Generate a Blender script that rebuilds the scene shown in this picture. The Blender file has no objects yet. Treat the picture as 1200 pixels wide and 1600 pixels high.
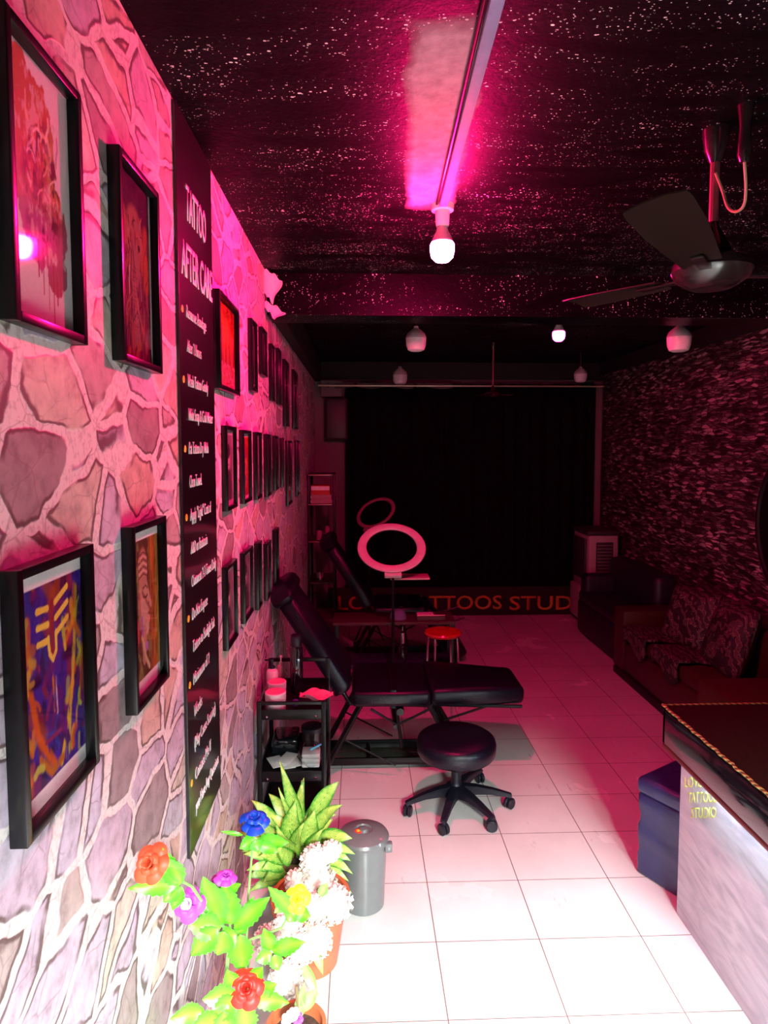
import bpy, bmesh, math, random
import numpy as np
from mathutils import Vector, Matrix
random.seed(7)
C = bpy.context.scene.collection
PI = math.pi

# ------------------------------------------------------------------ camera
CH = 1.6; FPX = 1020.0; PITCH = math.atan(0.0657); YAW = 0.0372; PCX, PCY = 600.0, 763.0
cam = bpy.data.objects.new('camera', bpy.data.cameras.new('camera')); C.objects.link(cam)
cam.location = (0, 0, CH); cam.rotation_euler = (PI/2 - PITCH, 0, -YAW)
cam.data.sensor_fit = 'VERTICAL'; cam.data.sensor_height = 36; cam.data.lens = FPX/1600*36
cam.data.shift_y = -37/1600; cam.data.clip_start = 0.02
bpy.context.scene.camera = cam
CR = cam.rotation_euler.to_matrix()

# ------------------------------------------------------------------ world, exposure, daylight
vs = bpy.context.scene.view_settings
vs.view_transform = 'Standard'; vs.look = 'None'; vs.gamma = 1; vs.use_curve_mapping = False; vs.exposure = 0
w = bpy.data.worlds.new('world'); bpy.context.scene.world = w; w.use_nodes = True
w.node_tree.nodes['Background'].inputs[0].default_value = (0.6, 0.75, 1, 1)
w.node_tree.nodes['Background'].inputs[1].default_value = 0.006

def area(name, loc, target, sx, sy, power, col, spread=PI):
    l = bpy.data.lights.new(name, 'AREA'); l.shape = 'RECTANGLE'; l.size = sx; l.size_y = sy
    l.energy = power; l.color = col; l.spread = spread
    o = bpy.data.objects.new(name, l); C.objects.link(o); o.location = loc
    o.rotation_euler = (Vector(target) - Vector(loc)).to_track_quat('-Z', 'Y').to_euler()
    return o
area('street_daylight', (0.80, -2.5, 3.2), (0.35, 2.0, 0.2), 0.8, 0.8, 1450, (0.93, 1.0, 0.97))
BULB1, BULB2 = 2050, 260
PINK = (1.0, 0.006, 0.15)

def ray(x, y):
    return CR @ Vector(((x-PCX)/FPX, -(y-PCY)/FPX, -1.0))
def at(x, y, Y):
    d = ray(x, y); return Vector((0, 0, CH)) + d*(Y/d.y)
def onx(x, y, X):
    d = ray(x, y); return Vector((0, 0, CH)) + d*(X/d.x)
def onz(x, y, Z):
    d = ray(x, y); return Vector((0, 0, CH)) + d*((Z-CH)/d.z)

# ------------------------------------------------------------------ material helpers
class NT:
    def __init__(s, name):
        s.m = bpy.data.materials.new(name); s.m.use_nodes = True; s.t = s.m.node_tree; s.N = s.t.nodes; s.L = s.t.links
        s.b = s.N['Principled BSDF']; s.out = s.N['Material Output']
    def n(s, typ, ins=None, **kw):
        k = s.N.new(typ)
        for a, v in kw.items(): setattr(k, a, v)
        for a, v in (ins or {}).items():
            if isinstance(v, tuple) and len(v) == 2 and hasattr(v[0], 'outputs'): s.L.new(v[0].outputs[v[1]], k.inputs[a])
            elif hasattr(v, 'outputs'): s.L.new(v.outputs[0], k.inputs[a])
            else: k.inputs[a].default_value = v
        return k
    def math(s, op, a, b=0.0, c=None, clamp=False):
        ins = {0: a, 1: b}
        if c is not None: ins[2] = c
        return s.n('ShaderNodeMath', ins, operation=op, use_clamp=clamp)
    def ramp(s, fac, stops, interp='LINEAR'):
        k = s.n('ShaderNodeValToRGB', {0: fac}); cr = k.color_ramp; cr.interpolation = interp
        while len(cr.elements) < len(stops): cr.elements.new(0.5)
        for e, (p, c) in zip(cr.elements, stops):
            e.position = p; e.color = c if len(c) == 4 else (*c, 1)
        return k
    def mix(s, fac, a, b, blend='MIX'):
        k = s.N.new('ShaderNodeMix'); k.data_type = 'RGBA'; k.blend_type = blend
        for idx, v in ((0, fac), (6, a), (7, b)):
            if isinstance(v, tuple) and len(v) == 2 and hasattr(v[0], 'outputs'): s.L.new(v[0].outputs[v[1]], k.inputs[idx])
            elif hasattr(v, 'outputs'): s.L.new(v.outputs[2 if v.bl_idname == 'ShaderNodeMix' else 0], k.inputs[idx])
            else: k.inputs[idx].default_value = v if not isinstance(v, tuple) else (*v[:3], 1)
        return k
    def col(s, v):
        s.L.new(v.outputs[2 if v.bl_idname == 'ShaderNodeMix' else 0], s.b.inputs['Base Color'])
    def bump(s, h, strength=0.5, dist=0.01):
        k = s.n('ShaderNodeBump', {'Strength': strength, 'Distance': dist, 'Height': h})
        s.L.new(k.outputs[0], s.b.inputs['Normal']); return k
    def coords(s, scale=(1, 1, 1), kind='Object', loc=(0, 0, 0), rot=(0, 0, 0)):
        t = s.n('ShaderNodeTexCoord'); m = s.n('ShaderNodeMapping', {'Vector': (t, kind), 'Scale': scale, 'Location': loc, 'Rotation': rot}); return m

def P(name, col, rough=0.5, metal=0.0, coat=0.0, vary=0.06, bump=0.0, scale=30, spec=0.5, trans=0.0, sheen=0.0, alpha=1.0):
    t = NT(name); b = t.b
    b.inputs['Roughness'].default_value = rough; b.inputs['Metallic'].default_value = metal
    b.inputs['Coat Weight'].default_value = coat; b.inputs['Coat Roughness'].default_value = 0.08
    b.inputs['Specular IOR Level'].default_value = spec; b.inputs['Transmission Weight'].default_value = trans
    b.inputs['Sheen Weight'].default_value = sheen; b.inputs['Alpha'].default_value = alpha
    no = t.n('ShaderNodeTexNoise', {'Vector': t.coords(), 'Scale': scale, 'Detail': 4.0})
    c = Vector(col)
    r = t.ramp(no, [(0.3, tuple(c*(1-vary))), (0.7, tuple(min(1, v*(1+vary)) for v in c))])
    t.col(r)
    if bump: t.bump(no, bump, 0.004)
    return t.m

def stone_mat():
    t = NT('stone_wallpaper')
    base = t.coords()
    wn = t.n('ShaderNodeTexNoise', {'Vector': base, 'Scale': 7.0, 'Detail': 3.0})
    sub = t.n('ShaderNodeVectorMath', {0: (wn, 'Color'), 1: (0.5, 0.5, 0.5)}, operation='SUBTRACT')
    sc = t.n('ShaderNodeVectorMath', {0: sub, 'Scale': 0.075}, operation='SCALE')
    ad = t.n('ShaderNodeVectorMath', {0: base, 1: sc}, operation='ADD')
    mp = t.n('ShaderNodeMapping', {'Vector': ad, 'Scale': (0.0, 6.0, 9.5), 'Rotation': (0.35, 0, 0)})
    v1 = t.n('ShaderNodeTexVoronoi', {'Vector': mp, 'Scale': 1.0, 'Randomness': 1.0}, feature='DISTANCE_TO_EDGE')
    v2 = t.n('ShaderNodeTexVoronoi', {'Vector': mp, 'Scale': 1.0, 'Randomness': 1.0}, feature='F1')
    cell = t.n('ShaderNodeSeparateColor', {0: (v2, 'Color')})
    stone = t.ramp((cell, 0), [(0.0, (.30, .24, .25)), (.10, (.50, .43, .53)), (.32, (.56, .43, .36)), (.5, (.50, .48, .58)), (.66, (.42, .36, .35)), (.78, (.54, .52, .43)), (.92, (.44, .46, .52))], 'CONSTANT')
    n2 = t.n('ShaderNodeTexNoise', {'Vector': base, 'Scale': 24.0, 'Detail': 7.0, 'Roughness': 0.65})
    n3 = t.n('ShaderNodeTexNoise', {'Vector': base, 'Scale': 120.0, 'Detail': 3.0})
    mot = t.ramp(n2, [(0.3, (.6, .56, .57)), (0.5, (1, 1, 1)), (0.7, (1.25, 1.25, 1.25))])
    st2 = t.mix(1.0, stone, mot, 'MULTIPLY')
    grout = t.ramp(n3, [(0.35, (.56, .52, .51)), (0.5, (.74, .71, .69))])
    noisy = t.math('MULTIPLY_ADD', (n2, 0), 0.06, (v1, 0))
    edge = t.ramp(noisy, [(0.085, (0, 0, 0)), (0.105, (1, 1, 1))])
    c = t.mix(edge, grout, st2)
    # thin dark printed outline where a stone meets the mortar, broken up by noise
    l1 = t.ramp(noisy, [(0.085, (0, 0, 0)), (0.1, (1, 1, 1)), (0.125, (1, 1, 1)), (0.15, (0, 0, 0))])
    n4 = t.n('ShaderNodeTexNoise', {'Vector': base, 'Scale': 9.0, 'Detail': 2.0})
    br = t.ramp(n4, [(0.42, (0, 0, 0)), (0.5, (.9, .9, .9))])
    lm = t.math('MULTIPLY', (l1, 0), (br, 0))
    c2 = t.mix(lm, c, (.09, .05, .05))
    # hairline cracks inside stones
    mpc = t.n('ShaderNodeMapping', {'Vector': ad, 'Scale': (0, 13, 19)})
    v3 = t.n('ShaderNodeTexVoronoi', {'Vector': mpc, 'Scale': 1.0}, feature='DISTANCE_TO_EDGE')
    ck = t.ramp(v3, [(0.0, (1, 1, 1)), (0.03, (0, 0, 0))])
    ck2 = t.math('MULTIPLY', (ck, 0), (br, 0)); ck3 = t.math('MULTIPLY', ck2, 0.5)
    c3 = t.mix(ck3, c2, (.16, .1, .1))
    t.col(c3)
    t.b.inputs['Roughness'].default_value = 0.55
    h = t.math('MULTIPLY_ADD', (n2, 0), 0.25, (edge, 0))
    t.bump(h, 0.25, 0.006)
    return t.m

def ledge_mat():
    t = NT('split_stone_wallpaper')
    base = t.coords()
    wn = t.n('ShaderNodeTexNoise', {'Vector': base, 'Scale': 9.0, 'Detail': 3.0})
    sub = t.n('ShaderNodeVectorMath', {0: (wn, 'Color'), 1: (0.5, 0.5, 0.5)}, operation='SUBTRACT')
    sc = t.n('ShaderNodeVectorMath', {0: sub, 'Scale': 0.03}, operation='SCALE')
    ad = t.n('ShaderNodeVectorMath', {0: base, 1: sc}, operation='ADD')
    mp = t.n('ShaderNodeMapping', {'Vector': ad, 'Scale': (0, 13.0, 62.0)})
    v1 = t.n('ShaderNodeTexVoronoi', {'Vector': mp, 'Scale': 1.0}, feature='DISTANCE_TO_EDGE')
    v2 = t.n('ShaderNodeTexVoronoi', {'Vector': mp, 'Scale': 1.0}, feature='F1')
    cell = t.n('ShaderNodeSeparateColor', {0: (v2, 'Color')})
    big = t.n('ShaderNodeTexNoise', {'Vector': base, 'Scale': 4.0, 'Detail': 6.0, 'Roughness': .7})
    a = t.ramp((cell, 0), [(0, (.04, .03, .03)), (.3, (.13, .10, .10)), (.6, (.21, .17, .17)), (.85, (.42, .34, .34))], 'CONSTANT')
    b = t.ramp(big, [(.35, (.35, .35, .35)), (.65, (1.2, 1.2, 1.2))])
    c = t.mix(1.0, a, b, 'MULTIPLY')
    e = t.ramp(v1, [(0, (.12, .12, .12)), (.12, (1, 1, 1))])
    t.col(t.mix(1.0, c, e, 'MULTIPLY'))
    t.b.inputs['Roughness'].default_value = 0.5
    h = t.math('MULTIPLY_ADD', (cell, 0), 0.6, (e, 0))
    t.bump(h, 0.8, 0.01)
    return t.m

def floor_mat():
    t = NT('vinyl_tiles')
    base = t.coords()
    sep = t.n('ShaderNodeSeparateXYZ', {0: base})
    def line(axis, off, step, wdt):
        a = t.math('SUBTRACT', (sep, axis), off); b = t.math('DIVIDE', a, step); f = t.math('FRACT', b)
        g = t.math('SUBTRACT', f, 0.5); h = t.math('ABSOLUTE', g); return t.math('GREATER_THAN', h, 0.5 - wdt/step/2)
    lx = line(0, 0.579-0.336*10, 0.336, 0.0035); ly = line(1, 2.0-0.288*20, 0.288, 0.003)
    ln = t.math('MAXIMUM', lx, ly)
    # worn brown streaks running along the tiles
    mp = t.n('ShaderNodeMapping', {'Vector': base, 'Scale': (60, 9, 1)})
    sn = t.n('ShaderNodeTexNoise', {'Vector': mp, 'Scale': 1.0, 'Detail': 5.0, 'Roughness': .6})
    ms = t.n('ShaderNodeTexNoise', {'Vector': base, 'Scale': 5.0, 'Detail': 2.0})
    s1 = t.ramp(sn, [(.62, (0, 0, 0)), (.68, (1, 1, 1))]); s2 = t.ramp(ms, [(.52, (0, 0, 0)), (.6, (1, 1, 1))])
    s = t.math('MULTIPLY', (s1, 0), (s2, 0)); s3 = t.math('MULTIPLY', s, 0.5)
    cl = t.n('ShaderNodeTexNoise', {'Vector': base, 'Scale': 2.5, 'Detail': 5.0})
    bc = t.ramp(cl, [(.3, (.58, .55, .53)), (.7, (.70, .68, .66))])
    c = t.mix(s3, bc, (.33, .24, .2))
    t.col(t.mix(ln, c, (.17, .11, .10)))
    rg = t.ramp(cl, [(.3, (.16, .16, .16)), (.7, (.3, .3, .3))])
    t.L.new(rg.outputs[0], t.b.inputs['Roughness'])
    inv = t.math('SUBTRACT', 1.0, ln); t.bump(inv, 0.3, 0.002)
    return t.m

def ceiling_mat(patch=True):
    t = NT('ceiling_black_flecked')
    base = t.coords()
    def flecks(sx, sy, sz, thr, seed):
        mp = t.n('ShaderNodeMapping', {'Vector': base, 'Scale': (sx, sy, sz), 'Location': (seed, seed*1.7, seed), 'Rotation': (0, 0, 0.25)})
        v = t.n('ShaderNodeTexVoronoi', {'Vector': mp, 'Scale': 1.0}, feature='F1')
        wn = t.n('ShaderNodeTexNoise', {'Vector': base, 'Scale': 80.0, 'Detail': 2.0})
        d = t.math('MULTIPLY_ADD', (wn, 0), 0.32, (v, 0))
        cell = t.n('ShaderNodeSeparateColor', {0: (v, 'Color')})
        on = t.math('LESS_THAN', d, thr); pick = t.math('GREATER_THAN', (cell, 1), 0.45)
        return t.math('MULTIPLY', on, pick)
    f1 = flecks(55, 85, 55, 0.36, 3.1); f2 = flecks(110, 150, 110, 0.34, 9.7)
    m1 = t.n('ShaderNodeTexNoise', {'Vector': t.n('ShaderNodeMapping', {'Vector': base, 'Scale': (1.3, 5.5, 4), 'Rotation': (0, 0, .3)}), 'Scale': 1.6, 'Detail': 6.0, 'Roughness': .7, 'Distortion': 1.2})
    k1 = t.ramp(m1, [(.46, (0, 0, 0)), (.56, (1, 1, 1))]); k2 = t.ramp(m1, [(.54, (0, 0, 0)), (.6, (1, 1, 1))])
    a = t.math('MULTIPLY', f2, (k1, 0)); b = t.math('MULTIPLY', f1, (k2, 0)); f = t.math('MAXIMUM', a, b)
    dark = t.ramp(m1, [(.35, (.0015, .001, .0015)), (.7, (.006, .004, .006))])
    c = t.mix(f, dark, (.75, .72, .7))
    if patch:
        # bare plaster rectangle beside the conduit, bulb's pink glow painted into its colour
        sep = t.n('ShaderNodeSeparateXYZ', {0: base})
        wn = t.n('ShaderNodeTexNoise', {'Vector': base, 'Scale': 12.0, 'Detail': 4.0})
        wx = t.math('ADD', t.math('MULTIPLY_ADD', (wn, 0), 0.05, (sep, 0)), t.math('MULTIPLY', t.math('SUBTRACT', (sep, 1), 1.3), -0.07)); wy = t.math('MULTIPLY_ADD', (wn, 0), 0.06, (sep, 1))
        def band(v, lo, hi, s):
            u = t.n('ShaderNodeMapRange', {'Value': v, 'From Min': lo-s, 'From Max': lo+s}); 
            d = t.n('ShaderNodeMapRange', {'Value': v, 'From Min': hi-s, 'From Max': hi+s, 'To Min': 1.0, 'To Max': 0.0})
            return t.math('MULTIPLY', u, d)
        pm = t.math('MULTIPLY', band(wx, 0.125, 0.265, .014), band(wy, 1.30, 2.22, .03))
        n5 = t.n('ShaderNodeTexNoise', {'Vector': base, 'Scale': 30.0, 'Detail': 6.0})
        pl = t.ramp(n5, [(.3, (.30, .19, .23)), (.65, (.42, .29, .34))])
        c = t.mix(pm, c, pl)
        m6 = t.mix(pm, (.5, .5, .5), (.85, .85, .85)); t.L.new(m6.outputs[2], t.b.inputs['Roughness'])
    else:
        t.b.inputs['Roughness'].default_value = 0.35
    t.col(c)
    cr = t.n('ShaderNodeTexNoise', {'Vector': base, 'Scale': 38.0, 'Detail': 6.0, 'Roughness': .7})
    t.bump(cr, 0.35, 0.006); t.b.inputs['Specular IOR Level'].default_value = .06
    return t.m

def vcol_mat(name='painted_print', rough=0.45):
    t = NT(name); a = t.n('ShaderNodeVertexColor', layer_name='Col')
    no = t.n('ShaderNodeTexNoise', {'Vector': t.coords(), 'Scale': 300.0, 'Detail': 2.0})
    r = t.ramp(no, [(.3, (.93, .93, .93)), (.7, (1.05, 1.05, 1.05))])
    t.col(t.mix(1.0, a, r, 'MULTIPLY')); t.b.inputs['Roughness'].default_value = .85; t.b.inputs['Specular IOR Level'].default_value = .08
    return t.m

def glaze_mat():
    t = NT('picture_glass'); t.N.remove(t.b)
    fr0 = t.n('ShaderNodeFresnel', {'IOR': 1.45}); ge = t.n('ShaderNodeNewGeometry'); nb = t.math('SUBTRACT', 1.0, (ge, 'Backfacing')); fr = t.math('MULTIPLY', fr0, nb)
    tr = t.n('ShaderNodeBsdfTransparent', {'Color': (.96, .97, .97, 1)}); gl = t.n('ShaderNodeBsdfGlossy', {'Roughness': 0.04})
    mx = t.n('ShaderNodeMixShader', {0: fr, 1: tr, 2: gl}); t.L.new(mx.outputs[0], t.out.inputs[0]); return t.m

def film_mat():
    t = NT('clear_film'); t.N.remove(t.b)
    no = t.n('ShaderNodeTexNoise', {'Vector': t.coords(), 'Scale': 60.0, 'Detail': 2.0}); bp = t.n('ShaderNodeBump', {'Strength': .7, 'Distance': .01, 'Height': no})
    fr0 = t.n('ShaderNodeFresnel', {'IOR': 1.9, 'Normal': bp}); ge = t.n('ShaderNodeNewGeometry'); nb = t.math('SUBTRACT', 1.0, (ge, 'Backfacing')); fr = t.math('MULTIPLY', fr0, nb)
    tr = t.n('ShaderNodeBsdfTransparent', {'Color': (.85, .87, .88, 1)}); gl = t.n('ShaderNodeBsdfGlossy', {'Roughness': 0.1, 'Normal': bp})
    mx = t.n('ShaderNodeMixShader', {0: fr, 1: tr, 2: gl}); t.L.new(mx.outputs[0], t.out.inputs[0]); return t.m

def emit_mat(name, col, s):
    t = NT(name); t.b.inputs['Base Color'].default_value = (.8, .8, .8, 1)
    t.b.inputs['Emission Color'].default_value = (*col, 1); t.b.inputs['Emission Strength'].default_value = s; return t.m

def leaf_mat(name, edge, mid, veins=True, rough=.4):
    t = NT(name); uv = t.n('ShaderNodeUVMap', uv_map='UV'); sep = t.n('ShaderNodeSeparateXYZ', {0: uv})
    a = t.math('ABSOLUTE', t.math('SUBTRACT', (sep, 0), 0.5))
    if veins:
        k = t.math('MULTIPLY_ADD', a, 1.6, t.math('MULTIPLY', (sep, 1), -1.0)); s = t.math('SINE', t.math('MULTIPLY', k, 62.0))
        n = t.n('ShaderNodeTexNoise', {'Vector': t.coords(), 'Scale': 70.0, 'Detail': 2.0})
        k2 = t.math('MULTIPLY_ADD', (n, 0), 1.6, t.math('MULTIPLY', s, .55))
        k3 = t.math('SUBTRACT', t.math('SUBTRACT', k2, 0.35), t.math('MULTIPLY', t.math('POWER', t.math('MULTIPLY', a, 2.0), 3.0), 1.2))
        r = t.ramp(k3, [(.12, edge), (.4, mid)])
    else:
        n = t.n('ShaderNodeTexNoise', {'Vector': t.coords(), 'Scale': 25.0, 'Detail': 3.0})
        r = t.ramp(t.math('MULTIPLY_ADD', (n, 0), .5, t.math('SUBTRACT', .35, a)), [(.2, edge), (.6, mid)])
    t.col(r); t.b.inputs['Roughness'].default_value = rough
    t.b.inputs['Subsurface Weight'].default_value = 0.0
    return t.m

def cloth_pattern():
    t = NT('patterned_throw'); b = t.coords()
    w = t.n('ShaderNodeTexWave', {'Vector': b, 'Scale': 9.0, 'Distortion': 9.0, 'Detail': 3.0, 'Detail Scale': 2.0})
    t.col(t.ramp(w, [(.35, (.012, .008, .01)), (.62, (.03, .02, .02)), (.78, (.2, .11, .10)), (.9, (.05, .03, .03))]))
    t.b.inputs['Roughness'].default_value = .7; t.bump(w, .4, .01); return t.m

def rope_mat():
    t = NT('gold_braid'); b = t.coords()
    w = t.n('ShaderNodeTexWave', {'Vector': b, 'Scale': 30.0}, bands_direction='DIAGONAL')
    t.col(t.ramp(w, [(.2, (.10, .07, .015)), (.7, (.42, .38, .10))])); t.b.inputs['Roughness'].default_value = .5; t.bump(w, .8, .004); return t.m

def counter_face_mat():
    t = NT('brushed_laminate'); b = t.coords((1, 2.2, 9))
    n = t.n('ShaderNodeTexNoise', {'Vector': b, 'Scale': 2.0, 'Detail': 5.0, 'Distortion': 2.0})
    t.col(t.ramp(n, [(.3, (.33, .33, .40)), (.55, (.46, .46, .53)), (.75, (.55, .56, .62))])); t.b.inputs['Roughness'].default_value = .35; t.bump(n, .15, .004); return t.m

M = dict(
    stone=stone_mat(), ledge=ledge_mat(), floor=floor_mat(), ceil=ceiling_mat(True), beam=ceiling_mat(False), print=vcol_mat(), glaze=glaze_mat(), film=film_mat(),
    black=P('matte_black_paint', (.006, .005, .006), .7), frame=P('black_frame', (.004, .004, .005), .3, coat=.1, spec=.3), board=P('black_board', (.006, .005, .006), .3, coat=.5),
    white=P('white_lettering', (.85, .82, .82), .5), yellow=P('yellow_bullet', (.8, .6, .05), .5), gold=P('amber_lettering', (.55, .28, .03), .5), ygreen=P('yellow_lettering', (.55, .62, .12), .5),
    curtain=P('black_curtain_cloth', (.0028, .0024, .0028), .95, spec=.1, scale=8, vary=.4), vinyl=P('black_upholstery', (.004, .0045, .012), .34, bump=.25, scale=140, spec=.4),
    navy=P('navy_leatherette', (.020, .026, .10), .3, bump=.3, scale=60, coat=.2), steelblk=P('black_powder_coat', (.004, .004, .005), .35, spec=.35), plasblk=P('black_nylon', (.007, .007, .014), .42, spec=.4),
    glassshelf=P('smoked_shelf', (.06, .075, .06), .12, coat=.6), chrome=P('chrome', (.7, .7, .7), .12, metal=1), red=P('red_plastic', (.5, .02, .01), .25, coat=.4),
    bin=P('grey_bin_plastic', (.13, .145, .145), .3, coat=.5), sticker=P('red_sticker', (.75, .06, .03), .4), terra=P('terracotta_plastic', (.5, .13, .05), .45, scale=15, vary=.15), potdark=P('brown_pot', (.2, .08, .05), .5),
    soil=P('potting_soil', (.05, .03, .02), .95, bump=1, scale=80, vary=.5), stem=P('green_stem', (.22, .5, .12), .5), wood=P('brown_stem', (.2, .13, .06), .8),
    leafv=leaf_mat('variegated_leaf', (.05, .30, .02), (.70, .92, .18)), leafr=leaf_mat('bright_artificial_leaf', (.07, .42, .01), (.20, .68, .02), False), leafd=leaf_mat('pale_young_leaf', (.2, .5, .1), (.5, .75, .2), False),
    petw=P('white_petal', (.9, .9, .8), .6), petc=P('cream_petal', (.86, .76, .66), .6), petr=P('red_petal', (.6, .02, .012), .5), peto=P('orange_petal', (.7, .09, .03), .5), petb=P('blue_petal', (.004, .07, .62), .45),
    pety=P('yellow_petal', (.88, .82, .03), .5), petp=P('purple_petal', (.48, .06, .52), .5), petpw=P('pale_lilac_petal', (.85, .65, .88), .5), petm=P('dark_magenta_petal', (.3, .02, .15), .5),
    ring=P('ring_diffuser', (.72, .55, .57), .4), cooler=P('cream_cooler_plastic', (.34, .27, .28), .4), grey=P('dark_grille', (.03, .03, .03), .5),
    sofa=P('brown_sofa_leather', (.04, .012, .006), .45, bump=.3, scale=50), navyblk=P('blue_black_sofa', (.008, .01, .02), .5), throw=cloth_pattern(),
    ctop=P('dark_brown_cloth', (.012, .0045, .002), .8, spec=.15, scale=120, vary=.4), cface=counter_face_mat(), cedge=P('glossy_black_tape', (.010, .012, .015), .06, coat=1, bump=.04, scale=6), rope=rope_mat(),
    led=emit_mat('led_strip', (.7, .9, 1.0), 140), bulbw=P('white_bulb_plastic', (.75, .68, .7), .35, coat=.3), bulbcap=P('bulb_housing', (.5, .42, .44), .4),
    globe=emit_mat('pink_bulb_globe', PINK, BULB1), globe2=emit_mat('pink_bulb_globe_far', PINK, BULB2), conduit=P('lilac_conduit', (.34, .22, .40), .75, spec=.15), blade=P('brown_fan_blade', (.016, .008, .006), .4, spec=.3),
    fanmetal=P('bronze_fan_metal', (.022, .010, .012), .22, spec=.6), cord=P('copper_cord', (.45, .25, .15), .5), plaster=P('pale_plaster', (.16, .12, .13), .7), paper=P('paper', (.8, .78, .74), .7), pinklid=P('pink_lid', (.85, .35, .42), .4),
    cream=P('white_jar_plastic', (.82, .78, .76), .35, coat=.3), tissue=P('pink_tissue', (.85, .3, .4), .8), tealp=P('grey_plastic_tub', (.2, .22, .22), .4), blueg=P('blue_grey_cloth', (.12, .15, .25), .7), bookr=P('red_book_cloth', (.5, .03, .02), .6), bookp=P('pale_box_card', (.4, .22, .24), .7),
    copper=P('pale_copper', (.7, .5, .4), .3, metal=.4), mirror=P('dark_mirror', (.004, .003, .004), .5, spec=.1), rim=P('mirror_rim', (.006, .005, .006), .5), shelfw=P('dark_shelf_board', (.07, .03, .03), .5), peel=P('paper_back', (.8, .7, .68), .7), glass=P('clear_plastic', (.8, .82, .82), .15, coat=.5))

# ------------------------------------------------------------------ mesh helpers
def rootof(o):
    while o.parent: o = o.parent
    return o
def tag(o, label=None, cat=None, group=None, kind=None):
    if label: o['label'] = label
    if cat: o['category'] = cat
    if group: o['group'] = group
    if kind: o['kind'] = kind
    return o
def thing(name, label, cat, loc, group=None):
    o = bpy.data.objects.new(name, None); C.objects.link(o); o.location = loc; o.empty_display_size = .05
    return tag(o, label, cat, group)

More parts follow.
